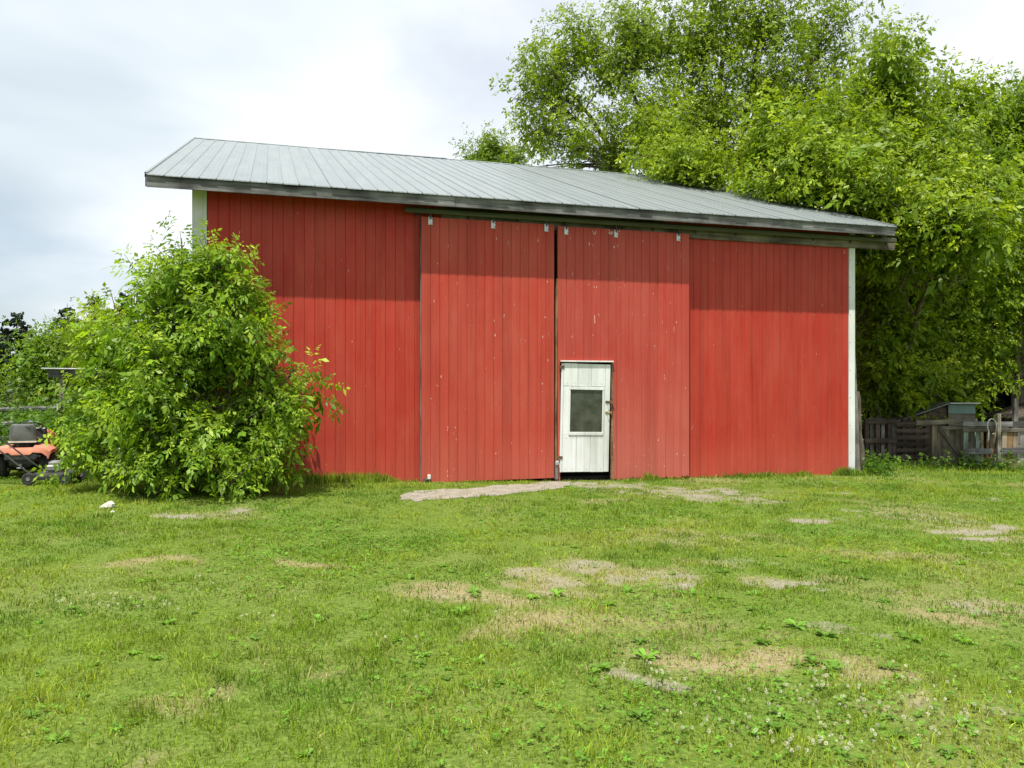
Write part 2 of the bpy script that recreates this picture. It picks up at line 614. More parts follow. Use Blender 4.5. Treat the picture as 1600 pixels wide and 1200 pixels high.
# ------------------------------------------------------------------ ground
# worn patches: (px, py, rx_px, ry_px, bare, dry)
PATCHES = [
    (360, 803, 95, 9, .95, .5), (1268, 815, 62, 10, 1.0, .4), (1500, 822, 120, 11, 1.05, .5), (1590, 843, 90, 10, 1.0, .5),
    (1430, 806, 60, 7, .6, .5), (950, 888, 130, 16, .72, .7), (1052, 905, 62, 14, 1.0, .5), (905, 912, 50, 9, .6, .7),
    (1262, 913, 75, 9, .85, .5), (835, 908, 50, 14, .75, .8), (1330, 910, 40, 8, .6, .5), (1120, 880, 60, 8, .5, .5),
    (965, 1063, 62, 15, 1.0, .4), (1070, 768, 150, 13, 1.0, .3), (930, 757, 100, 9, 1.05, .2), (1155, 778, 60, 8, .8, .3),
    (700, 940, 110, 24, .45, .9), (850, 975, 120, 30, .35, .9), (780, 1000, 80, 20, .3, .8), (1150, 1035, 120, 28, .35, 1.0),
    (1330, 1050, 120, 24, .4, .8), (1540, 945, 90, 12, .55, .6), (1450, 1110, 60, 20, .4, .7), (1470, 965, 60, 12, .3, .9),
    (240, 880, 70, 8, .1, .8), (480, 884, 60, 7, .25, .9), (960, 785, 60, 6, .5, .4), (1400, 860, 120, 10, .35, .6),
    (1080, 840, 90, 9, .35, .5), (1000, 960, 160, 20, .2, .6), (560, 1060, 40, 8, .25, .5), (1180, 1000, 70, 12, .2, .5),
    (350, 1120, 60, 18, .1, .5), (180, 1190, 40, 10, .5, .6), (1350, 1120, 60, 16, .2, .7), (1210, 845, 60, 7, .3, .5),
]
PW = []
for px, py, rx, ry, ba, dr in PATCHES:
    X, Y = on_ground(px, py)
    PW.append((X, Y, rx * .92 * Y / FPX, .8 * ry * 1.5 * FPX / (py - 600) ** 2, ba, dr))


def wear(X, Y):
    X, Y = np.asarray(X, float), np.asarray(Y, float)
    wx = X + 1.0 * (vnoise(X, Y, 1.3, 3, 4) - 0.5)
    wy = Y + 1.3 * (vnoise(X, Y, 1.3, 4, 4) - 0.5)
    brk = np.clip((vnoise(X, Y, 4.5, 2, 3) - .30) * 3.2, 0, 1)
    bare, dry = np.zeros_like(X), np.zeros_like(X)
    for x, y, rx, ry, ba, dr in PW:
        q = ((wx - x) / rx) ** 2 + ((wy - y) / ry) ** 2
        g = np.clip(1.25 - .72 * q, 0, 1)
        g = g * g * (3 - 2 * g)
        bare = np.maximum(bare, g * ba * (.25 + .75 * brk))
        dry = np.maximum(dry, np.clip(1.3 - .75 * q, 0, 1) * dr * .95)
    n = vnoise(X, Y, 0.9, 6, 3)
    right = np.clip((X + 0.5) / 3, 0, 1)
    dry = np.maximum(dry, np.clip((n - 0.52) * 4, 0, 1) * (0.15 + 0.30 * right))
    n2 = vnoise(X, Y, 3.1, 7, 3)
    bare = np.maximum(bare, np.clip((n2 - 0.66) * 6, 0, .7) * right)
    t, d = to_local(X, Y)
    inside = (d > -0.02) & (d < 14.5) & (t > -6.2) & (t < 5.5)
    bare = np.where(inside, 1.0, bare)
    # ground in deep shade behind the fence grows little
    bare = np.maximum(bare, np.clip((t - 6.2) / 0.6, 0, 1) * np.clip((d - 0.6) / 1.0, 0, 1) * np.clip((24 - Y) / 2, 0, 1) * 0.7)
    return bare, dry


def axis_pts(lo, hi, step, far):
    fine_ = np.arange(lo, hi + 1e-6, step)
    g = np.cumsum(step * 1.35 ** np.arange(1, 40))
    g = g[g < far]
    return np.concatenate([(lo - g)[::-1], fine_, hi + g])


gx, gy = axis_pts(-9.5, 13, 0.07, 420), axis_pts(1.2, 19, 0.06, 420)
GX, GY = np.meshgrid(gx, gy)
GZ = ground_z(GX, GY)
ba_, dr_ = wear(GX, GY)
GZ = GZ - 0.015 * ba_
Vg = np.stack([GX.ravel(), GY.ravel(), GZ.ravel()], 1)
nx, ny = len(gx), len(gy)
ii = (np.arange(ny - 1)[:, None] * nx + np.arange(nx - 1)[None, :]).ravel()
Q = np.stack([ii, ii + 1, ii + 1 + nx, ii + nx], 1)
cg = np.zeros((len(Vg), 3))
cg[:, 0], cg[:, 1] = ba_.ravel(), dr_.ravel()
gm = fast_mesh('ground', Vg, Q, cg, M_GROUND)
gm.polygons.foreach_set('use_smooth', [True] * len(gm.polygons))
tag(link('ground', gm), 'mown lawn ground with bare earth patches around the red barn', 'ground', kind='structure')

# concrete apron in front of the left sliding door
slab_px = [(622, 781), (640, 770), (664, 766), (724, 764), (790, 758), (846, 754), (896, 753), (893, 758), (872, 764), (836, 768),
           (790, 773), (738, 777), (690, 780), (650, 783)]
ring = []
for k, (px, py) in enumerate(slab_px):
    X, Y = on_ground(px, py)
    ring.append((X, Y))
fine_ring = []
for (x1, y1), (x2, y2) in zip(ring, ring[1:] + ring[:1]):
    k = max(2, int(math.hypot(x2 - x1, y2 - y1) / .09))
    for q in range(k):
        f = q / k
        fine_ring.append((x1 + (x2 - x1) * f + rnd.uniform(-.05, .05), y1 + (y2 - y1) * f + rnd.uniform(-.07, .07)))
ring = fine_ring
mb = MB()
top = [(x, y, float(ground_z(x, y)) + 0.004 + 0.008 * rnd.random()) for x, y in ring]
bot = [(x, y, float(ground_z(x, y)) - 0.08) for x, y in ring]
n = len(ring)
mb.add(top + bot, [tuple(range(n))] + [(k, (k + 1) % n, n + (k + 1) % n, n + k) for k in range(n)])
tag(mb.build('concrete_apron', M_SLAB), 'dusty pale concrete apron lying in the grass before the left sliding door', 'pavement', kind='structure')
RING = np.array(ring)


def in_ring(X, Y):
    X, Y = np.asarray(X), np.asarray(Y)
    c = np.zeros(X.shape, bool)
    for (x1, y1), (x2, y2) in zip(RING, np.roll(RING, -1, 0)):
        k = ((y1 > Y) != (y2 > Y)) & (X < (x2 - x1) * (Y - y1) / (y2 - y1 + 1e-12) + x1)
        c ^= k
    return c


# ------------------------------------------------------------------ barn
barn = empty('barn', (BO[0], BO[1], 0), BA)
tag(barn, 'large red barn with grey metal roof and two sliding doors on a track', 'barn')

WL, WR = -6.205, 5.47            # wall ends (with the white corner boards)
BDEP = 14.46
SL = 0.36                        # roof slope
EZ, EO = 4.545, -0.40            # top of fascia
RIDGE_Y = 7.23


def roof_z(y):
    return EZ + (y - EO) * SL


BW = 0.152


def board_mesh(name, w, h, mat, nails=True, seed=0, thick=0.02, hem=0.0, zo=0.0):
    """one vertical siding board: crowned face, V-shaped edges, faint centre bead, nail heads"""
    r = random.Random(seed)
    prof = [(0, .008), (.0022, .006), (.0060, .0006), (.03, 0), (w * .5 - .006, -.0006), (w * .5 - .003, .0006), (w * .5 + .003, .0006),
            (w * .5 + .006, -.0006), (w - .03, 0), (w - .0060, .0006), (w - .0022, .006), (w, .008)]
    mb = MB()
    k = len(prof)
    vs = [(x, y, 0) for x, y in prof] + [(x, y, h) for x, y in prof] + [(0, thick, 0), (w, thick, 0), (0, thick, h), (w, thick, h)]
    fs = [(i, i + 1, k + i + 1, k + i) for i in range(k - 1)]
    fs += [(2 * k, 2 * k + 2, 2 * k + 3, 2 * k + 1)]
    fs += [(0, k, 2 * k + 2, 2 * k), (k - 1, 2 * k + 1, 2 * k + 3, 2 * k - 1)]
    fs += [tuple([2 * k, 2 * k + 1] + list(range(k - 1, -1, -1)))]
    if hem:
        vs = [(x, y, z + (r.random() * hem if z == 0 else 0)) for x, y, z in vs]
    mb.add(vs, fs)
    if nails:
        z = 0.35
        while z < h - .1:
            if r.random() < .8:
                cx, cz = w * (.5 + .16 * r.choice((-1, 1)) + .04 * r.random()), z + r.uniform(-.02, .02)
                q = [(cx + .0058 * math.cos(a), -.002, cz + .0058 * math.sin(a)) for a in [i * math.pi / 3 for i in range(6)]]
                mb.add(q, [tuple(range(6))], 1)
            z += .44
    if zo:
        mb.v = [(x, y, z + zo) for x, y, z in mb.v]
    return mb.mesh(name, [mat, M_NAIL])


def side_wall(x0, x1, z0, z1, parent, mats):
    n = int(round((x1 - x0) / BW))
    w = (x1 - x0) / n
    ms = [board_mesh('siding_board', w, z1 - z0, mats, True, s) for s in range(4)]
    for i in range(n):
        link('siding_board', ms[rnd.randrange(4)], parent, (x0 + i * w, rnd.uniform(-.0015, .0015), z0 + rnd.uniform(-.006, .006)))


fw = MB()
fw.box((WL + .02, .03, -.25), (-2.45, .07, 4.60)).box((1.45, .03, -.25), (WR - .02, .07, 4.60)).box((-2.45, .03, 4.12), (1.45, .07, 4.60))
front = fw.build('front_wall', M_DARKWOOD, barn)
side_wall(WL + .205, -2.45, -.08, 4.52, front, M_WALL)
side_wall(1.45, WR - .135, -.13, 4.52, front, M_WALL)
# white corner boards
for x0, x1, z0 in ((WL, WL + .202, -.1), (WR - .132, WR, -.2)):
    c = MB()
    c.box((x0, -.022, z0), (x1, .028, 4.5), bev=.004)
    # return leg round the corner
    c.box((x0 if x0 < 0 else x1 - .02, .030, z0), (x0 + .02 if x0 < 0 else x1 + .0, .16, 4.5))
    ct = c.build('corner_board', M_WHITE, front)
    for k in range(8):
        q = MB()
        q.lathe([(0, -.004), (.006, -.003), (.007, 0)], 8, 'Y', ((x0 + .02) if x0 > 0 else x1 - .02, -.022, .3 + k * .52))
        q.build('nail', M_NAIL if x0 > 0 else M_NAILG, front)
sill = MB()
sill.box((1.95, -.05, -.30), (WR + .02, .10, -.128), bev=.01)
sill.build('foundation_sill', M_STONE, barn)

# gable and back walls (ribbed boards joined: the photograph shows none of them)
for gx0, flip in ((WL + .02, -1), (WR - .02, 1)):
    g = MB()
    y = .17
    while y < BDEP - .05:
        y2 = min(y + BW, BDEP)
        za, zb = roof_z(y if y < RIDGE_Y else 2 * RIDGE_Y - y) - .14, roof_z(y2 if y2 < RIDGE_Y else 2 * RIDGE_Y - y2) - .14
        x0, x1 = gx0 - .015, gx0 + .015
        vs = [(x0, y + .004, -.3), (x1, y + .004, -.3), (x1, y2, -.3), (x0, y2, -.3), (x0, y + .004, za), (x1, y + .004, za), (x1, y2, zb), (x0, y2, zb)]
        g.add(vs, [(0, 3, 2, 1), (4, 5, 6, 7), (0, 1, 5, 4), (1, 2, 6, 5), (2, 3, 7, 6), (3, 0, 4, 7)])
        y += BW
    g.box((gx0 - .004, .17, -.3), (gx0 + .004, BDEP, 4.5))
    gw = g.build('gable_wall', M_WALL, barn)
    gw['kind'] = 'stuff'
bk = MB()
bk.box((WL, BDEP, -.3), (WR, BDEP + .05, 4.5))
bk.build('back_wall', M_WALL, barn)
fl = MB()
fl.box((WL + .05, .1, -.12), (WR - .05, BDEP, .03))
fl.build('barn_floor', M_DARK, barn)

# roof
RL, RR = -6.77, 6.03
rf = MB()
for y0, y1 in ((EO + .02, RIDGE_Y), (2 * RIDGE_Y - EO - .02, RIDGE_Y)):
    za, zb = roof_z(EO + .02) - .03, roof_z(RIDGE_Y) - .03
    vs = [(RL + .02, y0, za), (RR - .02, y0, za), (RR - .02, y1, zb), (RL + .02, y1, zb)]
    lo = [(x, y, z - .05) for x, y, z in vs]
    rf.add(vs + lo, [(0, 1, 2, 3), (7, 6, 5, 4), (0, 4, 5, 1), (1, 5, 6, 2), (2, 6, 7, 3), (3, 7, 4, 0)])
roof = rf.build('roof', M_DARKWOOD, barn)
PWD = .2286
npan = int(round((RR - RL) / PWD))
PWD = (RR - RL) / npan


def roof_panel_mesh(seed):
    r = random.Random(seed)
    prof = [(0, .0), (.004, .014), (.013, .014), (.020, .0008), (PWD * .36, 0), (PWD * .36 + .008, .0022), (PWD * .36 + .02, .0022), (PWD * .36 + .028, 0),
            (PWD * .68, 0), (PWD * .68 + .008, .0022), (PWD * .68 + .02, .0022), (PWD * .68 + .028, 0), (PWD + .003, .0008)]
    ys = [EO - .055, 1.3, 3.0, 4.7, 6.2, RIDGE_Y - .01]
    mb = MB()
    k = len(prof)
    vs = []
    for j, y in enumerate(ys):
        wob = r.uniform(-.003, .003)
        for i, (x, z) in enumerate(prof):
            vs.append((x, y, (y - EO) * SL + z + (wob if 3 < i < 12 else 0) + .004))
    fs = [(j * k + i, j * k + i + 1, (j + 1) * k + i + 1, (j + 1) * k + i) for j in range(len(ys) - 1) for i in range(k - 1)]
    # turned-down drip edge
    b = len(vs)
    vs += [(x, ys[0] - .001, (ys[0] - EO) * SL + z - .012) for x, z in prof]
    fs += [(b + i, b + i + 1, i + 1, i) for i in range(k - 1)]
    mb.add(vs, fs)
    # screws along the rib
    for y in (-.2, .9, 2.0, 3.1, 4.2, 5.3, 6.4):
        z = (y - EO) * SL + .005
        q = [(.045 + .006 * math.cos(a), y + .006 * math.sin(a), z + .004) for a in [i * math.pi / 3 for i in range(6)]]
        mb.add(q, [tuple(range(6))], 1)
    return mb.mesh('roof_panel', [M_ROOF, M_DKMETAL])


pm = [roof_panel_mesh(s) for s in range(5)]
for i in range(npan):
    link('roof_panel', pm[rnd.randrange(5)], roof, (RL + i * PWD, rnd.uniform(-.008, .008), EZ + rnd.uniform(-.0015, .0015)))
bs = MB()
for i in range(npan):
    x = RL + i * PWD
    y0, y1 = RIDGE_Y + .01, 2 * RIDGE_Y - EO + .05
    za, zb = roof_z(RIDGE_Y), roof_z(2 * RIDGE_Y - y1)
    pr = [(0, 0), (.004, .02), (.02, .02), (.03, .001), (PWD, .0008)]
    vs = [(x + a, y0, za + c) for a, c in pr] + [(x + a, y1, zb + c) for a, c in pr]
    bs.add(vs, [(j, j + 1, 6 + j, 5 + j) for j in range(4)])
bs.build('rear_roof_sheet', M_ROOF, roof)
# ridge cap in lengths, one end lifted
x = RL - .02
k = 0
while x < RR:
    x1 = min(x + 2.95, RR + .02)
    c = MB()
    zz = roof_z(RIDGE_Y) + .012 + (.004 if k % 2 else 0)
    pr = [(-.17, -.058), (-.05, -.012), (0, .006), (.05, -.012), (.17, -.058)]
    lift = .01 if k == 1 else 0
    vs = [(x, RIDGE_Y + a, zz + b) for a, b in pr] + [(x1 + .04, RIDGE_Y + a, zz + b + lift) for a, b in pr]
    vs += [(p[0], p[1], p[2] - .004) for p in vs]
    c.add(vs, [(j, j + 1, 6 + j, 5 + j) for j in range(4)] + [(10 + j, 15 + j, 16 + j, 11 + j) for j in range(4)] +
          [(0, 10, 11, 1), (1, 11, 12, 2), (2, 12, 13, 3), (3, 13, 14, 4), (5, 6, 16, 15), (6, 7, 17, 16), (7, 8, 18, 17), (8, 9, 19, 18), (0, 5, 15, 10), (4, 14, 19, 9)])
    c.build('ridge_cap', M_ROOF, roof)
    x = x1
    k += 1
# fascia boards, butted
FX = [RL + .005, -2.35, 2.1, RR - .005]
for a, b in zip(FX[:-1], FX[1:]):
    c = MB()
    c.box((0, 0, 0), (b - a - .003, .022, .178), bev=.003)
    o = c.build('fascia_board', M_GREYWOOD, roof, (a, EO - .024 + rnd.uniform(-.002, .002), EZ - .19 + rnd.uniform(-.003, .003)))
# rake boards and rake trim
for xx, s in ((RL, 1), (RR, -1)):
    c = MB()
    for y0, y1 in ((EO, RIDGE_Y - .005), (2 * RIDGE_Y - EO, RIDGE_Y + .005)):
        z0, z1 = roof_z(EO) - .012, roof_z(RIDGE_Y) - .012
        xa, xb = xx + s * .012, xx - s * .012
        vs = [(xa, y0, z0), (xb, y0, z0), (xb, y1, z1), (xa, y1, z1)]
        vs += [(p[0], p[1], p[2] - .17) for p in vs]
        c.add(vs, [(0, 1, 2, 3), (7, 6, 5, 4), (0, 4, 5, 1), (1, 5, 6, 2), (2, 6, 7, 3), (3, 7, 4, 0)])
    c.build('rake_board', M_GREYWOOD, roof)
    c = MB()
    pr = [(-.016, -.05), (-.016, .024), (.022, .024), (.022, .012)]
    vs = []
    for y in (EO - .03, RIDGE_Y):
        for a, b in pr:
            vs.append((xx + s * a, y, roof_z(y) + b))
    c.add(vs, [(0, 1, 5, 4), (1, 2, 6, 5), (2, 3, 7, 6)])
    c.build('rake_trim', M_ROOF, roof)
# rafter tails under the eave
for i in range(21):
    x = RL + .15 + i * .61
    c = MB()
    vs = []
    for y in (EO + .022, .5):
        zt = roof_z(y) - .085
        vs += [(x, y, zt), (x + .038, y, zt), (x + .038, y, zt - .085), (x, y, zt - .085)]
    c.add(vs, [(0, 1, 2, 3), (7, 6, 5, 4), (0, 4, 5, 1), (1, 5, 6, 2), (2, 6, 7, 3), (3, 7, 4, 0)])
    c.build('rafter_tail', M_DARKWOOD, roof)

# door track
tr = MB()
tr.box((-2.5, -.052, 4.165), (6.37, -.024, 4.335), bev=.003)
track = tr.build('track_header_board', M_OLDWOOD, barn)
segs = [(-3.1, .05), (.054, 3.2), (3.204, 6.28)]
for a, b in segs:
    c = MB()
    # C-shaped rail
    pr = [(-.085, 4.285), (-.105, 4.285), (-.118, 4.30), (-.118, 4.35), (-.10, 4.372), (-.065, 4.372), (-.054, 4.36), (-.054, 4.30), (-.062, 4.285), (-.078, 4.285)]
    vs = [(a, y - .065, z) for y, z in pr] + [(b, y - .065, z) for y, z in pr]
    k = len(pr)
    c.add(vs, [(i, (i + 1), k + i + 1, k + i) for i in range(k - 1)])
    c.build('track_rail', M_TRACK, track)
x = -2.9
while x < 6.3:
    c = MB()
    c.box((x, -.19, 4.372), (x + .05, -.05, 4.379)).box((x, -.058, 4.25), (x + .05, -.0525, 4.38))
    c.build('track_bracket', M_DKMETAL, track)
    x += .82

# sliding doors
DY = -.125


def sliding_door(x0, x1, z0, z1, mat, hole=None):
    f = MB()
    yb0, yb1 = DY + .023, DY + .058
    xs = [x0 + .004, x1 - .004]
    if hole:
        hx0, hx1, hz = hole
        f.box((xs[0], yb0, z0 + .02), (hx0, yb1, hz)).box((hx1, yb0, z0 + .02), (xs[1], yb1, hz)).box((xs[0], yb0, hz), (xs[1], yb1, z1 - .01))
    else:
        f.box((xs[0], yb0, z0 + .02), (xs[1], yb1, z1 - .01))
    d = f.build('sliding_door', M_BROWNWOOD, barn)
    n = int(round((x1 - x0) / BW))
    w = (x1 - x0) / n
    for i in range(n):
        a = x0 + i * w
        zz0 = z0
        if hole and a + w > hole[0] + .01 and a < hole[1] - .01:
            # board is cut round the opening: keep only what is above; narrow slivers beside it
            if a < hole[0] - .02:
                sl = board_mesh('siding_board', hole[0] - a - .002, hole[2] - z0, mat, False, i)
                link('siding_board', sl, d, (a, DY, z0))
            if a + w > hole[1] + .02:
                sl = board_mesh('siding_board', a + w - hole[1] - .004, hole[2] - z0, mat, True, i, .02, .05)
                link('siding_board', sl, d, (hole[1] + .002, DY, z0))
            zz0 = hole[2]
        hem = 0.0
        if hole and zz0 == z0:
            hem = .055
        me = board_mesh('siding_board', w - .0005, z1 - zz0, mat, True, 50 + i, .02, hem, zz0 - z0)
        link('siding_board', me, d, (a, DY + rnd.uniform(-.001, .001), z0), (0, 0, 0))
    return d


HOLE = (-.50, .42, 1.965)
LD = sliding_door(-2.835, -.607, .045, 4.235, M_DOORL)
RD = sliding_door(-.545, 1.899, -.035, 4.222, M_DOORR, HOLE)
LD['label'] = 'plain red left sliding door hung from the track'
RD['label'] = 'faded red right sliding door with the white door in it'
# pale metal edge strip on the left door, weathered stile on the right door
c = MB()
c.box((-2.841, DY - .003, .06), (-2.8365, DY + .058, 4.20))
c.build('edge_strip', M_GREYWOODZ, LD)
c = MB()
pts = [(-.560 - .022 * (1 - i / 9) + .003 * math.sin(i * 1.7), DY + .03, .05 + 3.3 * i / 9) for i in range(10)]
rings = [[(p[0] - .010 + .004 * (k % 2), p[1] - .03, p[2]), (p[0] + .012, p[1] - .033, p[2]), (p[0] + .012, p[1] + .02, p[2]), (p[0] - .010, p[1] + .02, p[2])] for k, p in enumerate(pts)]
c.loft(rings)
c.build('edge_board', M_BROWNWOODZ, RD)
c = MB()
c.box((-.605, DY - .045, .02), (-.555, DY - .004, .30), bev=.006)
c.box((-.600, DY - .06, .26), (-.545, DY - .01, .33), 1, bev=.008)
c.build('door_guide', [M_GREYWOODZ, M_GALV], RD)
c = MB()
c.box((-2.80, DY - .05, .02), (-2.70, DY - .004, .11), bev=.01).box((-2.74, DY - .055, .10), (-2.69, DY - .006, .17), 1, bev=.006)
c.build('door_guide', [M_DKMETAL, M_WHITE], LD)


def hanger(x, z, parent):
    c = MB()
    c.box((x - .036, DY - .012, z), (x + .036, DY - .003, z + .112), bev=.002)
    c.box((x - .030, DY - .018, z + .008), (x - .014, DY - .0125, z + .125)).box((x + .006, DY - .018, z + .008), (x + .018, DY - .0125, z + .125))
    c.box((x - .012, DY - .03, z + .09), (x + .012, DY - .004, z + .20), 1)
    for zz in (.03, .085):
        c.lathe([(0, -.006), (.007, -.004), (.008, 0)], 8, 'Y', (x + .027, DY - .013, z + zz), 1)
    c.build('door_hanger', [M_GALV, M_DKMETAL], parent)


for x in (-2.69, -1.66, -.75):
    hanger(x, 4.115, LD)
for x in (-.40, .50, 1.68):
    hanger(x, 4.085, RD)
for x in (.10, .40):                                   # marks where old hangers were taken off
    c = MB()
    for q in range(9):
        a, b = x + rnd.uniform(-.04, .04), 4.10 + rnd.uniform(0, .1)
        c.box((a, DY - .0022, b), (a + rnd.uniform(.006, .02), DY - .0012, b + rnd.uniform(.008, .03)))
    c.build('old_hanger_mark', M_BEIGE, RD)

# small white door set in the right sliding door
md = MB()
DW, DH = .885, 1.815
md.box((.01, .018, .012), (DW - .01, .045, DH - .012))
man = md.build('white_door', M_WHITE, barn, (-.525, DY - .018, .135), (0, R(1.25), 0))
man['label'] = 'white plank door with a dark window, hanging slightly askew'
WX0, WX1, WZ0, WZ1 = .165, .745, .675, 1.375
seams = [0, .045, .295, .545, .795, DW]
for i, (a, b) in enumerate(zip(seams[:-1], seams[1:])):
    pieces = [(0.0, DH)] if i in (0, 4) else [(0.0, WZ0 - .055), (WZ1 + .055, DH)]
    for z0, z1 in pieces:
        c = MB()
        c.box((a + .0022, 0, z0 + rnd.uniform(0, .006)), (b - .0022, .0175, z1 - rnd.uniform(0, .006)), bev=.004)
        if b - a > .1:
            for k in range(2):
                for zz in (z0 + .05, z1 - .05):
                    cx = a + (b - a) * (.25 + .5 * k)
                    c.lathe([(0, -.0025), (.005, -.002), (.006, 0)], 6, 'Y', (cx, 0, zz), 1)
        c.build('plank', [M_WHITE, M_NAILG], man)
for i, (a, b) in enumerate(((.045, WX0), (WX1, .795))):
    c = MB()
    c.box((a + .0022, .002, WZ0 - .054), (b - .001, .0175, WZ1 + .054), bev=.002)
    c.build('plank', [M_WHITE, M_NAILG], man)
c = MB()
t_f = .022
c.box((WX0 - t_f, -.012, WZ0 - .054), (WX1 + t_f, -.0005, WZ0 - .003), bev=.003).box((WX0 - t_f, -.014, WZ1 + .003), (WX1 + t_f, -.0005, WZ1 + .050), bev=.003)
c.box((WX0 - t_f, -.010, WZ0 - .003), (WX0 + .002, -.0005, WZ1 + .003), bev=.002).box((WX1 - .002, -.010, WZ0 - .003), (WX1 + t_f, -.0005, WZ1 + .003), bev=.002)
c.build('window_frame', M_WHITE, man)
c = MB()
c.box((WX0 - .005, .006, WZ0 - .01), (WX1 + .005, .010, WZ1 + .01))
c.build('window_pane', M_GLASS, man)
for zz, mt in ((1.165, M_RUST), (.985, M_BRASS)):
    c = MB()
    c.box((DW - .085, -.010, zz), (DW + .035, -.002, zz + .035), bev=.002)
    c.tube([(DW - .055, -.012, zz + .017), (DW - .055, -.04, zz + .01), (DW - .02, -.045, zz + .017), (DW - .02, -.01, zz + .02)], .007, 8)
    if mt is M_RUST:
        c.lathe([(.0, -.012), (.02, -.012), (.022, -.004), (.02, .0)], 12, 'Y', (DW + .045, -.006, zz))
    c.build('latch', mt, man)
for zz in (.22, 1.72):
    c = MB()
    c.box((-.05, -.008, zz), (.05, -.001, zz + .05), bev=.002)
    c.tube([(-.004, -.008, zz - .006), (-.004, -.008, zz + .056)], .008, 8)
    c.build('hinge', M_RUST, man)
c = MB()
c.box((-.505, DY - .05, 1.966), (.445, DY - .004, 1.990), bev=.004)
c.build('lintel_strip', M_WHITE, RD)
c = MB()
c.box((.424, DY - .006, .0), (.448, DY + .05, 1.955), bev=.003)
c.build('door_jamb', M_BROWNWOOD, RD)

# ------------------------------------------------------------------ stems and leaves
def tube_arrays(paths, seg=6):
    """paths: list of (pts, radii) -> verts, quads"""
    mb = MB()
    for p, r in paths:
        mb.tube(p, r, seg, 0, False)
    return mb


def shoot_template(rs, nleaf, L, leafL, nlet, width=.44):
    """a leafy shoot along +Z: compound leaves set round it. returns verts, tris, per-vertex (dist from axis, tip weight, leaf random)"""
    V, T, D, TW, LR = [], [], [], [], []
    ga = rs.uniform(0, 6.28)
    for i in range(nleaf):
        f = i / max(1, nleaf - 1)
        s = L * (.08 + .92 * f)
        az = ga + i * 2.4 + rs.uniform(-.4, .4)
        el = rs.uniform(.05, .5) + .75 * f
        ll = leafL * (1.05 - .45 * f) * rs.uniform(.8, 1.2)
        d = np.array([math.cos(az) * math.cos(el), math.sin(az) * math.cos(el), math.sin(el)])
        tng = np.array([-math.sin(az), math.cos(az), 0.0])
        tng = tng * math.cos(.4 * rs.randn()) + np.cross(d, tng) * math.sin(.4 * rs.randn())
        o = np.array([0, 0, s])
        lr = rs.rand()
        if nlet >= 5:
            lets = [(1.0, 0, 1.0), (.72, .85, .85), (.72, -.85, .85), (.42, 1.05, .7), (.42, -1.05, .7)]
        elif nlet == 3:
            lets = [(.85, 0, 1.2), (.55, .8, 1.05), (.55, -.8, 1.05)]
        else:
            lets = [(.6, .35, 1.5), (.4, -.6, 1.4)]
        for pos, ang, sz in lets:
            b = o + d * ll * pos * .62
            dd = d * math.cos(ang) + tng * math.sin(ang) + rs.randn(3) * .12
            dd /= np.linalg.norm(dd)
            nn = np.cross(dd, np.cross(tng, d) + rs.randn(3) * .25)
            nn /= np.linalg.norm(nn) + 1e-9
            l = ll * .46 * sz * rs.uniform(.65, 1.2)
            w = l * width * .5
            up = np.cross(nn, dd)
            v0, v2 = b, b + dd * l - np.array([0, 0, .26 * l])
            v1, v3 = b + dd * l * .42 + nn * w + up * w * .35, b + dd * l * .42 - nn * w + up * w * .35
            k = len(V)
            V += [v0, v1, v2, v3]
            T += [(k, k + 1, k + 2), (k, k + 2, k + 3)]
            D += [math.hypot(p[0], p[1]) for p in (v0, v1, v2, v3)]
            TW += [f] * 4
            LR += [lr] * 4
    return np.array(V), np.array(T), np.array(D), np.array(TW), np.array(LR)


def place_shoots(pos, dirs, scl, temps, rs, base, young, droop=.45, youngw=.55, shootvar=None):
    Vs, Ts, Cs = [], [], []
    off = 0
    N_ = len(pos)
    which = rs.randint(0, len(temps), N_)
    for k, (V, T, D, TW, LR) in enumerate(temps):
        m = which == k
        n = m.sum()
        if not n:
            continue
        z = dirs[m] / np.linalg.norm(dirs[m], axis=1, keepdims=True)
        ref = rs.randn(n, 3)
        x = np.cross(ref, z)
        x /= np.linalg.norm(x, axis=1, keepdims=True)
        y = np.cross(z, x)
        B = np.stack([x, y, z], 2)
        P = np.einsum('nij,vj->nvi', B, V) * scl[m][:, None, None] + pos[m][:, None, :]
        P[:, :, 2] -= droop * D[None, :] * scl[m][:, None]
        Vs.append(P.reshape(-1, 3))
        nv = len(V)
        Ts.append((T[None] + (np.arange(n) * nv)[:, None, None]).reshape(-1, 3) + off)
        off += n * nv
        sv = rs.rand(n) if shootvar is None else shootvar[m]
        yw = np.clip(TW[None, :] * youngw * (.4 + 1.0 * sv[:, None]) + .25 * (sv[:, None] - .5), 0, 1)
        val = (.72 + .55 * LR[None, :]) * (.82 + .36 * sv[:, None])
        c = (base[None, None] * (1 - yw[..., None]) + young[None, None] * yw[..., None]) * val[..., None]
        Cs.append(c.reshape(-1, 3))
    return np.concatenate(Vs), np.concatenate(Ts), np.concatenate(Cs)


LEAF = np.array((.120, .200, .012))
YOUNG = np.array((.32, .37, .026))
REDTIP = np.array((.24, .15, .05))


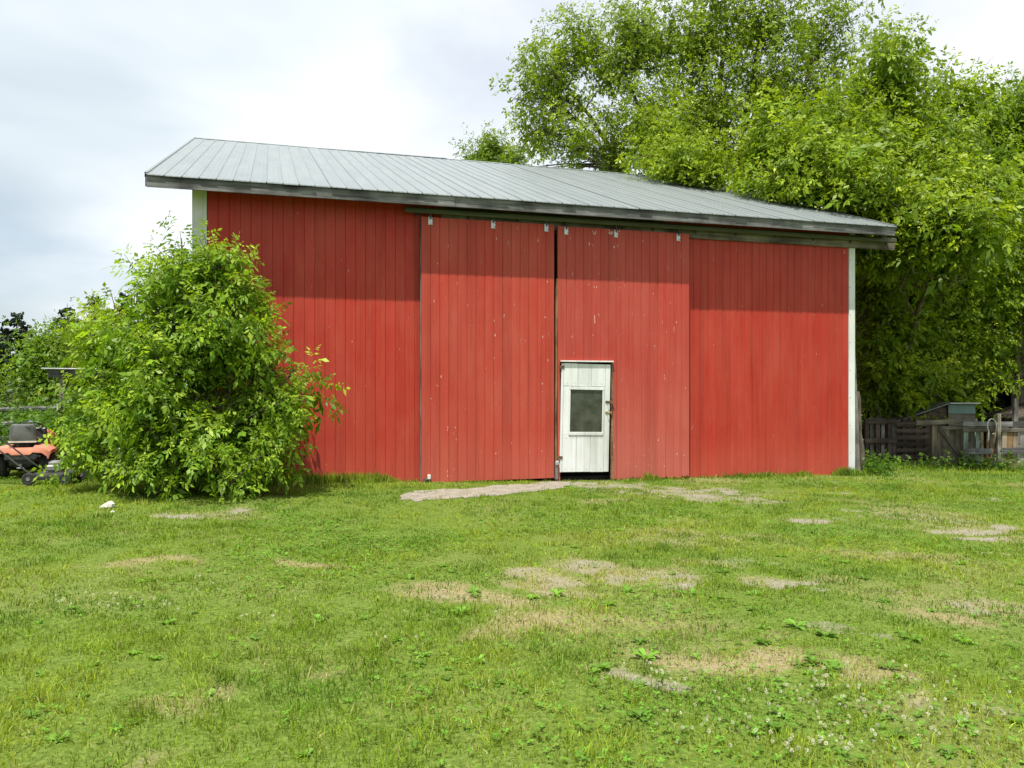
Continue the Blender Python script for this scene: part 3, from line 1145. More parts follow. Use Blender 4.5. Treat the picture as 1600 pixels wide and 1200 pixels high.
def broadleaf(name, base, lobes, nshoot, label, cat, seed, stems, leafL=.20, L=.55, nleaf=9, nlet=5, leaf=LEAF, young=YOUNG, youngw=.55,
              group=None, surf=.42, trunk_r=.12, twigs=300, upb=.55, scl=(.75, 1.25), droop=.28, keep=None, per=7, plume=1.2, wid=.30):
    """lobes: (centre Vector, (rx, ry, rz), weight).  stems: list of point lists (limbs) with start radius"""
    rs = np.random.RandomState(seed)
    root = empty(name, base)
    tag(root, label, cat, group)
    B0 = np.array(base)
    wts = np.array([w for _, _, w in lobes], float)
    wts /= wts.sum()
    ncl = nshoot // per
    idx = rs.choice(len(lobes), ncl, p=wts)
    C = np.array([list(c) for c, _, _ in lobes])[idx]
    RR_ = np.array([r for _, r, _ in lobes])[idx]
    d = rs.randn(ncl, 3)
    d /= np.linalg.norm(d, axis=1, keepdims=True)
    rad = rs.rand(ncl) ** surf
    rad *= 1 + .22 * rs.randn(ncl) * (rs.rand(ncl) < .4)
    Pk = C + d * RR_ * rad[:, None]
    # every clump is a plume: shoots set along one up-and-outward twig, wide below and narrow at its tip
    ax = d * np.array([.75, .75, .45]) + np.array([0, 0, upb]) + rs.randn(ncl, 3) * .22
    ax /= np.linalg.norm(ax, axis=1, keepdims=True)
    pl = plume * rs.uniform(.55, 1.25, ncl)
    own = np.repeat(np.arange(ncl), per)
    own = own[rs.rand(len(own)) < .6 + .4 * rs.rand(ncl)[own]]
    ff = rs.rand(len(own)) ** 1.15
    e_ = rs.randn(len(own), 3)
    e_ -= (e_ * ax[own]).sum(1, keepdims=True) * ax[own]
    P = Pk[own] + ax[own] * ((ff - .5) * pl[own])[:, None] + e_ * (wid * pl[own] * (1.05 - .8 * ff))[:, None] * np.array([1, 1, .6])
    dirs = ax[own] * (.35 + .7 * ff)[:, None] + e_ * .45 + np.array([0, 0, .15])
    C = C[own]
    ctone = rs.rand(ncl)[own]
    ok = P[:, 2] > ground_z(P[:, 0], P[:, 1]) + .12
    if keep is not None:
        ok &= keep(P)
    P, dirs, C, ctone = P[ok], dirs[ok], C[ok], ctone[ok]
    tb_ = Pk - ax * (pl * .6)[:, None]
    tt_ = Pk + ax * (pl * .45)[:, None]
    if keep is not None:
        kb = keep(tb_) & keep(tt_) & keep(Pk)
        tb_, tt_ = tb_[kb], tt_[kb]
    s = rs.uniform(scl[0], scl[1], len(P))
    temps = [shoot_template(rs, nleaf, L, leafL, nlet) for _ in range(6)]
    Pc = P - dirs / np.linalg.norm(dirs, axis=1, keepdims=True) * L * .5 * s[:, None]
    V, T, Cc = place_shoots(Pc, dirs, s, temps, rs, np.array(leaf), np.array(young), droop, youngw, np.clip(.65 * ctone + .35 * rs.rand(len(Pc)), 0, 1))
    if keep is not None:
        kv = keep(V)
        kt = kv[T].all(1)
        T = T[kt]
    cr = link('crown', fast_mesh('crown', V - B0, T, Cc, M_LEAF), root)
    cr['kind'] = 'stuff'
    # wood
    mb = MB()
    for pts, r0, r1 in stems:
        pts = [Vector(p) for p in pts]
        sm = []
        for a, b in zip(pts[:-1], pts[1:]):
            for q in range(4):
                f = q / 4
                p = a.lerp(b, f)
                if q:
                    p = p + Vector(rs.randn(3) * (b - a).length * .018)
                sm.append(p)
        sm.append(pts[-1])
        k = len(sm)
        rr = [r0 + (r1 - r0) * i / (k - 1) for i in range(k)]
        mb.tube([p - Vector(base) for p in sm], rr, 8)
    alls = [Vector(p) for pts, _, _ in stems for a, b in zip(pts[:-1], pts[1:]) for p in (Vector(a).lerp(Vector(b), .35), Vector(a).lerp(Vector(b), .7), Vector(b))]
    A = np.array([list(p) for p in alls])
    for i in rs.choice(len(tb_), min(twigs, len(tb_)), replace=False):
        q, e = tb_[i], tt_[i]
        dd = np.linalg.norm(A - q, axis=1) + np.where(A[:, 2] > q[2] + .1, 2.0, 0)
        a = A[dd.argmin()]
        ln = np.linalg.norm(a - q)
        mid_ = a * .5 + q * .5 + np.array([0, 0, .08 * ln]) + rs.randn(3) * .04 * ln
        mb.tube([Vector(a - B0), Vector(mid_ - B0), Vector(q - B0), Vector((q + e) / 2 - B0 + rs.randn(3) * .03), Vector(e - B0)],
                [.008 + .010 * ln, .007 + .006 * ln, .007 + .003 * ln, .006, .003], 5)
    tk = mb.build('trunk', M_BARK, root, smooth=True)
    return root


def barn_keep(P):
    """no leaf inside the barn, its walls or its roof"""
    t, d = to_local(P[:, 0], P[:, 1])
    yy = np.minimum(d, 2 * RIDGE_Y - d)
    zr = EZ + (yy - EO) * SL + .035
    inside = (t > -6.95) & (t < 6.3) & (d > -.5) & (d < 15) & (P[:, 2] < zr) & (P[:, 2] > 4.2)
    body = (t > WL - .06) & (t < WR + .06) & (d > -.19) & (d < BDEP + .1) & (P[:, 2] <= 4.4)
    return ~(inside | body)


# the shrub at the left corner ------------------------------------------------
YB = 10.85
bush_px = [  # px, py, rx_px, rz_px, dY, ry_m, weight
    (285, 388, 10, 14, .10, .2, 1.1), (338, 402, 26, 24, .05, .3, 2.6), (305, 430, 50, 42, .1, .5, 5), (250, 440, 46, 40, .15, .5, 5), (370, 455, 30, 36, .1, .4, 4),
    (400, 470, 14, 14, .15, .2, .8), (300, 500, 70, 60, .35, .4, 6), (290, 580, 80, 60, .3, .4, 5), (220, 500, 62, 50, .2, .6, 6), (320, 510, 90, 60, -.1, .75, 9), (172, 545, 45, 42, .25, .55, 5), (260, 590, 100, 65, -.2, .8, 10),
    (375, 540, 42, 60, .1, .5, 5), (395, 610, 60, 60, -.05, .6, 6.5), (152, 610, 40, 50, .2, .55, 4.5), (205, 650, 75, 60, -.1, .7, 8), (300, 665, 105, 60, -.35, .85, 10),
    (430, 665, 52, 50, .1, .5, 5), (478, 622, 32, 34, .25, .35, 3), (503, 583, 18, 20, .35, .2, 1.2), (440, 570, 26, 24, .25, .3, 2), (142, 680, 26, 42, .1, .45, 3),
    (182, 722, 42, 30, -.05, .5, 3), (260, 730, 90, 30, -.45, .7, 6), (370, 715, 80, 42, -.2, .7, 7), (440, 715, 34, 30, .05, .4, 2.5),
]
lob = []
for px, py, rx, rz, dy, ry, w in bush_px:
    c = at(px - (36 if px > 460 else 10 if px > 400 else 0) + (14 if px < 160 else 8 if px < 210 else 0), py + 4, YB + dy)
    sc_ = YB / FPX
    lob.append((c, (rx * sc_ * .9, ry * .9, rz * sc_ * .9), w))
bb = at(300, 770, YB)
bb.z = float(ground_z(bb.x, bb.y)) - .02
stems = []
for px, py, dy in ((283, 372, .1), (345, 385, .05), (385, 440, .1), (240, 450, .15), (170, 540, .2), (450, 590, .2), (480, 620, .25), (140, 640, .1), (420, 500, .15)):
    e = at(px, py, YB + dy)
    m1 = Vector((bb.x + (e.x - bb.x) * .35 + rnd.uniform(-.1, .1), bb.y + (e.y - bb.y) * .4, bb.z + (e.z - bb.z) * .45))
    stems.append(([(bb.x + rnd.uniform(-.2, .2), bb.y + rnd.uniform(-.1, .15), bb.z), m1, e], .035, .008))
broadleaf('maple_shrub', bb, lob, 2100, 'big bright green leafy shrub growing against the left corner of the barn', 'shrub', 11, stems,
          leafL=.31, L=.30, nleaf=7, nlet=5, twigs=420, keep=barn_keep, upb=.55, surf=.40, scl=(.6, 1.25), droop=.42, youngw=.8, per=6, plume=.75, wid=.26,
          leaf=(.125, .235, .017), young=(.34, .45, .036))

# big tree behind the right end of the barn -----------------------------------
def px_lobes(lst, Y, shrink=.86):
    out = []
    for px, py, rx, rz, dy, ry, w in lst:
        c = at(px, py, Y + dy)
        s_ = (Y + dy) / FPX
        out.append((c, (rx * s_ * shrink, ry, rz * s_ * shrink), w))
    return out


YT = 23.5
big = [
    (870, 110, 50, 55, .5, 1.3, 5), (845, 190, 42, 40, .5, 1.2, 3), (905, 60, 45, 40, .6, 1.2, 3.2), (960, 95, 50, 60, 0, 1.5, 5), (900, 215, 60, 38, .3, 1.5, 4),
    (1010, 190, 75, 65, -.6, 1.8, 7), (1000, 60, 55, 55, .5, 1.4, 4), (1095, 60, 75, 70, 0, 1.8, 7), (1105, 160, 80, 75, -.4, 2.0, 9), (1190, 30, 75, 60, .2, 1.8, 6.5),
    (1205, 120, 75, 70, 0, 2.0, 8), (1285, 45, 55, 60, .2, 1.5, 4), (1270, 150, 46, 50, 0, 1.4, 4), (1330, 95, 32, 30, .3, 1.0, 1.6), (1130, -60, 120, 70, .2, 2.0, 6),
    (1058, 264, 48, 22, -3.8, .7, 8), (1095, 278, 20, 9, -4.3, .4, 3), (1040, 228, 44, 34, -2.4, .9, 4), (1160, 235, 70, 50, -.2, 1.6, 5), (955, 235, 40, 28, .2, 1.2, 2.2), (1385, 70, 22, 30, .4, .8, 1.2), (825, 130, 18, 26, .4, .6, 1),
]
tb = to_world(7.9, 8.3)
tz = float(ground_z(tb[0], tb[1])) - .05
base_t = Vector((tb[0], tb[1], tz))
f0 = base_t + Vector((-.1, 0, 2.6))
stems = [([base_t, base_t + Vector((.05, 0, 1.4)), f0], .33, .26)]
for px, py, dy in ((865, 110, .5), (905, 190, .4), (960, 80, .1), (1010, 170, -.5), (1095, 50, 0), (1190, 20, .2), (1285, 60, .2), (1290, 150, 0), (1060, 245, -2.8), (1130, -60, .2), (1380, 75, .3)):
    e = at(px, py, YT + dy)
    m1 = f0.lerp(e, .35) + Vector((0, 0, .7))
    m2 = f0.lerp(e, .72) + Vector((0, 0, .5))
    stems.append(([f0, m1, m2, e], .16, .02))
broadleaf('maple_tree', base_t, px_lobes(big, YT, .82), 5900, 'tallest maple tree with airy light green crown spreading above the barn roof', 'tree', 21, stems,
          leafL=.34, L=.55, nleaf=7, nlet=3, twigs=700, per=11, plume=1.9, wid=.22, keep=barn_keep, surf=.55, youngw=.5, leaf=(.148, .230, .015), young=(.35, .41, .030))

YT2 = 18.4
t2 = [
    (1200, 289, 40, 18, -1.0, .8, 4), (1262, 288, 55, 30, -1.5, .9, 6), (1335, 300, 50, 34, -2.0, .9, 6), (1270, 258, 60, 42, -1.2, 1.0, 5), (1340, 265, 55, 45, -1.2, 1.0, 5), (1215, 225, 40, 34, -.6, .8, 3), (1300, 200, 65, 55, -.2, 1.3, 7), (1385, 170, 60, 70, .2, 1.4, 7), (1380, 105, 38, 42, .3, 1.0, 3),
    (1400, 260, 70, 65, -.5, 1.5, 8), (1340, 240, 46, 40, -.5, 1.2, 3.5), (1450, 220, 60, 60, .2, 1.4, 6), (1440, 330, 60, 40, -1.4, 1.2, 6), (1490, 300, 55, 40, -1.6, 1.1, 5), (1530, 350, 45, 40, -1.6, 1.1, 5), (1480, 385, 40, 22, -2.0, .8, 3), (1400, 345, 32, 26, -1.5, .7, 2),
    (1410, 430, 70, 60, 1.5, 1.2, 6), (1500, 430, 60, 60, 1.3, 1.2, 6), (1400, 520, 70, 60, 1.9, 1.2, 6), (1480, 530, 70, 60, 1.7, 1.2, 6), (1400, 590, 60, 36, 1.8, 1.0, 5), (1475, 600, 60, 30, 1.6, 1.0, 4.5),
    (1480, 150, 34, 36, .5, .9, 2.5), (1380, 430, 36, 50, 1.0, .7, 4), (1440, 460, 50, 60, 1.1, .7, 5), (1390, 540, 44, 50, 1.2, .7, 4.5), (1450, 570, 55, 45, 1.2, .7, 5), (1510, 560, 40, 45, 1.2, .7, 4),
    (1375, 368, 40, 22, -1.9, .7, 4), (1425, 385, 45, 22, -2.2, .7, 4), (1370, 440, 30, 50, .3, .6, 4), (1380, 530, 36, 50, .4, .6, 4), (1420, 590, 50, 36, .5, .7, 4), (1375, 600, 34, 34, .5, .6, 3), (1440, 335, 50, 32, -2.5, .8, 5), (1500, 360, 55, 32, -2.8, .8, 5.5), 
]
tb = to_world(9.4, 3.4)
base_t = Vector((tb[0], tb[1], float(ground_z(*tb)) - .05))
f0 = base_t + Vector((0, 0, 1.5))
stems = [([base_t, f0], .24, .19)]
for px, py, dy in ((1215, 285, -1.3), (1290, 230, -.6), (1340, 275, -1.2), (1385, 130, .2), (1450, 220, .2), (1440, 330, -.8), (1500, 365, -2.6), (1500, 420, .2), (1400, 500, .7), (1300, 195, -.1)):
    e = at(px, py, YT2 + dy)
    stems.append(([f0, f0.lerp(e, .4) + Vector((0, 0, .5)), e], .10, .015))
broadleaf('maple_tree', base_t, px_lobes(t2, YT2), 10800, 'bushy maple tree overhanging the right end of the barn roof', 'tree', 31, stems,
          leafL=.31, L=.46, nleaf=7, nlet=3, twigs=700, per=11, plume=1.5, wid=.23, keep=barn_keep, surf=.55, youngw=.6, leaf=(.136, .224, .013), young=(.36, .42, .030))

YT3 = 20.5
t3 = [(1560, 190, 45, 50, 0, 1.4, 5), (1610, 230, 60, 70, 0, 1.6, 6), (1540, 270, 55, 60, -.4, 1.4, 6), (1580, 350, 70, 60, -.5, 1.6, 7), (1500, 330, 50, 50, -.2, 1.4, 5), (1660, 320, 70, 80, 0, 1.8, 6),
      (1560, 440, 55, 50, -.2, 1.4, 4.5), (1650, 450, 70, 70, 0, 1.6, 5), (1480, 250, 40, 50, .4, 1.2, 4), (1530, 190, 24, 26, .2, .8, 1.5), (1600, 160, 26, 30, .3, .8, 1.8), (1530, 540, 50, 40, .2, 1.2, 3.5), (1725, 430, 75, 100, .3, 1.5, 5), (1705, 575, 75, 80, .4, 1.4, 5), (1640, 610, 60, 45, .6, 1.2, 3)]
base_t = at(1590, 700, YT3 + .4)
base_t.z = float(ground_z(base_t.x, base_t.y)) - .05
f0 = base_t + Vector((0, 0, 1.7))
stems = [([base_t, f0], .2, .16)]
for px, py, dy in ((1560, 190, 0), (1610, 220, 0), (1540, 280, -.3), (1580, 350, -.4), (1650, 330, 0), (1490, 300, .2)):
    e = at(px, py, YT3 + dy)
    stems.append(([f0, f0.lerp(e, .4) + Vector((0, 0, .4)), e], .09, .015))
broadleaf('maple_tree', base_t, px_lobes(t3, YT3), 6200, 'maple tree at the right edge above the pallet fence', 'tree', 41, stems,
          leafL=.32, L=.5, nleaf=7, nlet=3, twigs=300, per=11, plume=1.6, wid=.23, surf=.55, youngw=.5, leaf=(.125, .215, .014), young=(.30, .38, .030))

# thicket behind the fence, shade put into its darker leaf colours
t4 = [(1355, 560, 36, 80, -.3, 1.2, 5), (1355, 430, 40, 80, -.2, 1.2, 4), (1360, 650, 40, 30, -.5, 1.0, 3), (1440, 650, 60, 30, -.5, 1.0, 3), (1390, 450, 90, 120, 0, 1.5, 6), (1480, 380, 80, 120, .5, 1.5, 6), (1420, 600, 90, 60, 0, 1.5, 5), (1520, 600, 70, 60, 0, 1.5, 5), (1560, 620, 60, 45, .3, 1.4, 3), (1370, 330, 60, 90, .5, 1.5, 4),
      (1500, 480, 70, 90, .5, 1.5, 5), (1640, 560, 80, 80, .5, 1.5, 4)]
base_t = at(1450, 690, 23.0)
base_t.z = float(ground_z(base_t.x, base_t.y)) - .05
stems = [([base_t, base_t + Vector((.1, 0, 2)), at(1440, 400, 23)], .17, .03), ([base_t + Vector((0, 0, 1)), at(1520, 480, 23.3)], .1, .02), ([base_t + Vector((0, 0, 1)), at(1380, 470, 23.2)], .1, .02)]
broadleaf('maple_tree', base_t, px_lobes(t4, 23.0), 4000, 'shaded dark green maple tree behind the chicken coop', 'tree', 51, stems,
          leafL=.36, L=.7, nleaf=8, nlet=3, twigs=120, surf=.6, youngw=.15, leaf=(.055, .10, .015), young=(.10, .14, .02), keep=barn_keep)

# twig of a tree peeking over the ridge
t5 = [(768, 226, 20, 14, 0, .6, 2.2), (748, 243, 26, 7, 0, .6, 1.4), (806, 246, 22, 7, 0, .6, 1.2), (764, 208, 7, 8, 0, .3, .6), (790, 262, 60, 30, 0, 1.0, 3), (790, 330, 70, 50, 0, 1.2, 4)]
base_t = at(785, 660, 31.0)
base_t.z = float(ground_z(base_t.x, base_t.y)) - .05
stems = [([base_t, at(788, 480, 31), at(780, 300, 31), at(770, 215, 31)], .14, .02), ([at(782, 330, 31), at(750, 240, 31)], .05, .015), ([at(782, 330, 31), at(805, 245, 31)], .05, .015)]
broadleaf('young_maple_tree', base_t, px_lobes(t5, 31.0), 420, 'small tree top just peeking over the ridge of the barn roof', 'tree', 61, stems,
          leafL=.36, L=.7, nleaf=8, nlet=3, twigs=60, surf=.6, leaf=(.115, .205, .016), keep=barn_keep)


# saplings and spruces on the left --------------------------------------------
def sapling(px, ptop, pbot, wpx, Y, n, seed, label, leaf=LEAF, young=YOUNG):
    lobs = []
    k = 5
    for i in range(k):
        f = i / (k - 1)
        py = ptop + (pbot - ptop) * (.12 + .8 * f)
        w_ = wpx * (.32 + .68 * math.sin(min(1, f * 1.3 + .12) * 1.6))
        lobs.append((px + rnd.uniform(-.3, .3) * w_, py, w_, (pbot - ptop) / k * .8, rnd.uniform(-.3, .3), w_ * Y / FPX, .4 + w_ / wpx))
    b = at(px, pbot, Y)
    b.z = float(ground_z(b.x, b.y)) - .03
    tp = at(px, ptop + 6, Y)
    st = [([b, b.lerp(tp, .5) + Vector((.1, 0, 0)), tp], .05, .01)]
    for i in range(4):
        c = at(*lobs[i][:2], Y)
        st.append(([b.lerp(tp, .15 + .15 * i), c], .025, .008))
    broadleaf('maple_sapling', b, px_lobes(lobs, Y), n, label, 'tree', seed, st, leafL=.30, L=.5, nleaf=7, nlet=3, twigs=40, surf=.6, leaf=leaf, young=young, upb=.7,
              group='young maples on the left')


sapling(70, 512, 690, 40, 20.0, 750, 71, 'slim young maple sapling behind the rail fence, left of the lean-to', (.105, .20, .016), (.22, .32, .03))
sapling(104, 522, 690, 34, 21.0, 650, 72, 'young maple sapling rising behind the grey lean-to roof')
sapling(14, 585, 690, 22, 17.5, 110, 73, 'low leafy sapling at the far left edge by the rail fence', (.07, .14, .022))
sapling(160, 500, 690, 40, 19.0, 700, 74, 'tall young maple half hidden behind the big shrub')


def spruce(px, ptop, Y, h_w, seed, label, dens=1.0, col=(.022, .042, .020), zbot=.6):
    rs = np.random.RandomState(seed)
    b = at(px, 690, Y)
    b.z = float(ground_z(b.x, b.y)) - .05
    top = at(px, ptop, Y).z - b.z
    root = empty('spruce_tree', b)
    tag(root, label, 'tree', 'spruces around the barn')
    mb = MB()
    mb.tube([(0, 0, 0), (0.02, 0, top * .5), (0, 0, top)], [.05 + top * .014, .04 + top * .006, .008], 7)
    V, T, C = [], [], []
    z = zbot
    while z < top - .08:
        f = (top - z) / top
        r = (h_w * f ** .85 + .16) * rs.uniform(.8, 1.15)
        nb = 7 if f > .12 else 5
        a0 = rs.uniform(0, 6.3)
        for k in range(nb):
            a = a0 + k * 6.283 / nb + rs.uniform(-.3, .3)
            rr = r * rs.uniform(.6, 1.15)
            z_keep = z
            z = z + rs.uniform(-.11, .11)
            dx, dy = math.cos(a), math.sin(a)
            sag = -.10 - .22 * f
            tipup = .14
            pts = [np.array([dx * rr * s, dy * rr * s, z + rr * (sag * s + tipup * s * s)]) for s in (0, .35, .7, 1.0)]
            mb.tube([Vector(p) for p in pts], [.012 + .008 * f * top / 6, .01, .007, .003], 4, 0, False)
            nt = max(8, int(rr * 42 * dens))
            for q in range(nt):
                s = rs.rand() ** .7
                i = min(2, int(s * 3))
                p = np.array([dx * rr * s, dy * rr * s, z + rr * (sag * s + tipup * s * s) + rs.uniform(-.06, .04)])
                sd_ = rs.choice((-1, 1))
                wl = (.10 + .25 * rr * (1 - s) * rs.rand())
                dirv = np.array([dx * .7 - dy * sd_, dy * .7 + dx * sd_, rs.uniform(-.7, .35)])
                dirv /= np.linalg.norm(dirv)
                # a twig: crossed needle blades
                for e in range(2):
                    w_ = .045 + .035 * rs.rand()
                    sdv = np.cross(dirv, rs.randn(3))
                    sdv /= np.linalg.norm(sdv)
                    kx = len(V)
                    V += [p, p + dirv * wl * .5 + sdv * w_, p + dirv * wl, p + dirv * wl * .5 - sdv * w_]
                    T += [(kx, kx + 1, kx + 2), (kx, kx + 2, kx + 3)]
                    C += [np.array(col) * rs.uniform(.6, 1.6)] * 4
            z = z_keep
        z += .16 + .12 * f
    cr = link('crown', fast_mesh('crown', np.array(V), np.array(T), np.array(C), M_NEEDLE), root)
    cr['kind'] = 'stuff'
    mb.build('trunk', M_BARK, root)


spruce(26, 490, 30, 2.3, 81, 'dark pointed spruce at the far left behind the rail fence')
spruce(105, 474, 34, 1.7, 82, 'thin-topped spruce showing just left of the big shrub', .8)
spruce(150, 462, 36, 1.6, 83, 'spruce top standing over the left shoulder of the big shrub', .8)
spruce(196, 457, 33, 1.8, 84, 'dense dark spruce top close beside the big shrub', 1.2)
spruce(-40, 480, 27, 2.0, 85, 'dark spruce cut off by the left edge of the photograph', 1.0)
spruce(58, 525, 27, 2.2, 86, 'short dark spruce filling the gap behind the saplings', 1.1)
spruce(-5, 530, 25, 2.0, 91, 'squat dark spruce at the far left edge behind the rails', 1.3)
spruce(120, 520, 31, 2.3, 92, 'broad dark spruce filling the ground behind the saplings beside the shrub', 1.2)
spruce(240, 505, 32, 1.9, 90, 'spruce hidden for the most part behind the big shrub', 1.0)
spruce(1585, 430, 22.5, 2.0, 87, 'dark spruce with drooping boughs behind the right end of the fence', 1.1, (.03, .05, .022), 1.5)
spruce(1535, 380, 26.5, 2.1, 88, 'dark spruce added deep behind the coop to block light', 1.1, (.02, .038, .02), 1.0)  # background tree added as a light blocker
spruce(1440, 330, 28.5, 2.3, 89, 'tall spruce added behind the maples at the right to block light', 1.0, (.02, .036, .018), .8)  # also added to keep light out behind the maples

# ------------------------------------------------------------------ left: rail fence, lean-to
fr = at(30, 640, 16.0)
rf_root = empty('rail_fence', (at(30, 700, 16.0).x, 16.0, float(ground_z(fr.x, 16.0))))
tag(rf_root, 'grey split rail fence behind the orange riding mower', 'fence')
gz0 = rf_root.location.z


def rel(px, py, Y):
    p = at(px, py, Y)
    return p - rf_root.location


for py, a, b, rr in ((640, -70, 96, .055), (662, -60, 92, .05), (684, -70, 94, .05)):
    p0, p1 = rel(a, py + 1, 16.2), rel(b, py - 3, 15.9)
    pts = [p0.lerp(p1, i / 8) + Vector((0, rnd.uniform(-.02, .02), rnd.uniform(-.018, .018))) for i in range(9)]
    c = MB()
    c.tube(pts, [rr * rnd.uniform(.75, 1.1) for _ in pts], 7)
    c.build('rail', M_GREYWOOD, rf_root, smooth=True)
for px in (-58, 92):
    c = MB()
    a = rel(px, 700, 16.0)
    a.z = -.1
    b = rel(px, 630, 16.0)
    c.tube([a, a.lerp(b, .5) + Vector((.02, 0, 0)), b], [.075, .07, .06], 9)
    c.build('post', M_GREYWOODZ, rf_root, smooth=True)

p0 = at(105, 576, 17.6)
lt = empty('lean_to', (p0.x, 17.6, float(ground_z(p0.x, 17.6))))
tag(lt, 'small grey wooden lean-to with a pale flat roof behind the big shrub', 'shed')
zt = p0.z - lt.location.z
c = MB()
c.box((-.30, -.5, zt - .02), (1.5, 1.4, zt + .005), bev=.004)
c.build('roof_sheet', M_GALV, lt, (0, 0, 0), (0, R(.6), 0))
c = MB()
c.box((-.18, -.42, zt - .20), (1.35, -.38, zt - .03), bev=.004)
c.build('beam', M_GREYWOOD, lt)
for x in (.02, 1.25):
    for y in (-.36, 1.2):
        c = MB()
        c.box((x, y, -.1), (x + .11, y + .11, zt - .035), bev=.008)
        c.build('post', M_GREYWOODZ, lt)
for k in range(8):
    c = MB()
    c.box((.0 + k * .165, 1.32, 0), (.155 + k * .165, 1.345, zt - .04), bev=.003)
    c.build('plank', M_GREYWOODZ, lt)

# ------------------------------------------------------------------ riding mower
MX, MY = -7.42, 12.15
ty = empty('riding_mower', (MX, MY, float(ground_z(MX, MY)) + .005), R(18))
ty.scale = (.85, .85, .85)
tag(ty, 'orange riding lawn mower with a worn grey seat, seen from behind', 'riding mower')


def wheel(parent, c, rad, wid, rimr, name='wheel', lug=True):
    prof = [(rimr, -wid * .5), (rimr + .02, -wid * .52), (rad - .05, -wid * .52), (rad - .012, -wid * .42), (rad, -wid * .22), (rad, wid * .22), (rad - .012, wid * .42),
            (rad - .05, wid * .52), (rimr + .02, wid * .52), (rimr, wid * .5)]
    m = MB()
    m.lathe(prof, 32, 'X')
    if lug:
        nl = 22
        for k in range(nl):
            for s in (-1, 1):
                a = 2 * math.pi * (k + (.5 if s > 0 else 0)) / nl
                Mx = Matrix.Rotation(a, 4, 'X') @ Matrix.Translation((s * wid * .22, 0, rad)) @ Matrix.Rotation(s * .5, 4, 'Z')
                m.box((-wid * .20, -.012, -.006), (wid * .20, .012, .010), 0, Mx)
    w = m.build('wheel', M_RUBBER, parent, c, smooth=False)
    r = MB()
    r.lathe([(0, -wid * .20), (rimr * .35, -wid * .24), (rimr * .4, -wid * .15), (rimr * .85, -wid * .18), (rimr + .004, -wid * .5), (rimr + .004, wid * .5), (rimr * .85, wid * .18),
             (rimr * .4, wid * .15), (rimr * .35, wid * .24), (0, wid * .20)], 24, 'X')
    r.build('rim', M_RIM, w)
    return w


wheel(ty, (-.37, 0, .225), .225, .21, .11)
wheel(ty, (.37, 0, .225), .225, .21, .11)
wheel(ty, (-.36, 1.22, .17), .17, .13, .08)
wheel(ty, (.36, 1.22, .17), .17, .13, .08)
c = MB()
c.box((-.14, -.20, .20), (.14, 1.30, .34), bev=.02).box((-.20, -.22, .24), (.20, -.17, .46), bev=.01)
c.tube([(-.30, 0, .225), (.30, 0, .225)], .045, 10)
c.lathe([(0, -.1), (.1, -.09), (.12, 0), (.1, .09), (0, .1)], 16, 'X', (0, .0, .24))
c.tube([(-.34, 1.22, .17), (-.1, 1.22, .26), (.1, 1.22, .26), (.34, 1.22, .17)], .025, 8)
c.build('chassis', M_DKMETAL, ty)
c = MB()
c.box((-.05, -.34, .19), (.05, -.17, .205), bev=.003)
c.lathe([(0, -.03), (.022, -.03), (.022, .03), (0, .03)], 10, 'Z', (0, -.27, .235))
c.build('hitch_plate', M_GREYMETAL, ty)
# fender: pressed panel with sloping shoulders
sec = [(-.47, .45), (-.46, .50), (-.36, .575), (-.20, .585), (-.16, .545), (.16, .545), (.20, .585), (.36, .575), (.46, .50), (.47, .45), (.45, .45), (.44, .49),
       (.35, .555), (.20, .565), (.15, .525), (-.15, .525), (-.20, .565), (-.35, .555), (-.44, .49), (-.45, .45)]
c = MB()
rings = []
for y, dz, k in ((-.30, -.10, .93), (-.27, -.03, .97), (-.18, .0, 1), (.22, .0, 1), (.34, -.06, .99)):
    rings.append([(x * k, y, z + dz) for x, z in sec])
c.loft(rings)
c.build('fender', M_ORANGE, ty, smooth=True)
c = MB()
c.box((-.25, -.292, .34), (.25, -.280, .45), bev=.004)
c.build('rear_plate', M_DKMETAL, ty)
# seat
c = MB()


def rrect(w, h, r, n=5):
    pts = []
    for cx, cy, a0 in ((w - r, h - r, 0), (-w + r, h - r, 90), (-w + r, -h + r, 180), (w - r, -h + r, 270)):
        for k in range(n + 1):
            a = R(a0 + 90 * k / n)
            pts.append((cx + r * math.cos(a), cy + r * math.sin(a)))
    return pts


rings = []
for z, k in ((.60, .86), (.615, .97), (.66, 1.0), (.695, .97), (.705, .85)):
    rings.append([(x * k, .10 + y * k, z) for x, y in rrect(.215, .22, .08)])
c.loft(rings)
seat = c.build('seat', M_BLACK, ty, smooth=True)
c = MB()
rings = []
for yo, k in ((.0, .80), (.012, .97), (.05, 1.0), (.085, .97), (.10, .86)):
    ring_ = []
    for x, z in rrect(.225, .165, .085):
        tz_ = (z + .165) / .33
        wk = 1.0 - .12 * tz_
        yy = -.17 + yo - .06 * tz_ + .5 * x * x
        ring_.append((x * k * wk, yy, .80 + z * k))
    rings.append(ring_)
c.loft(rings)
c.build('backrest', M_SEATGREY, seat, smooth=True)
c = MB()
rings = [[(x * k, -.175 + .25 * x * x - .01, z) for x, z in ((-.23, .66), (.23, .66), (.21, .635), (-.21, .635))] for k in (1.0,)]
rings.append([(x, y + .04, z) for x, y, z in rings[0]])
c.loft(rings)
c.build('seat_edging', M_BEIGE, seat)
c = MB()
c.box((-.10, -.05, .545), (.10, .2, .60), bev=.01)
c.build('seat_bracket', M_DKMETAL, seat)
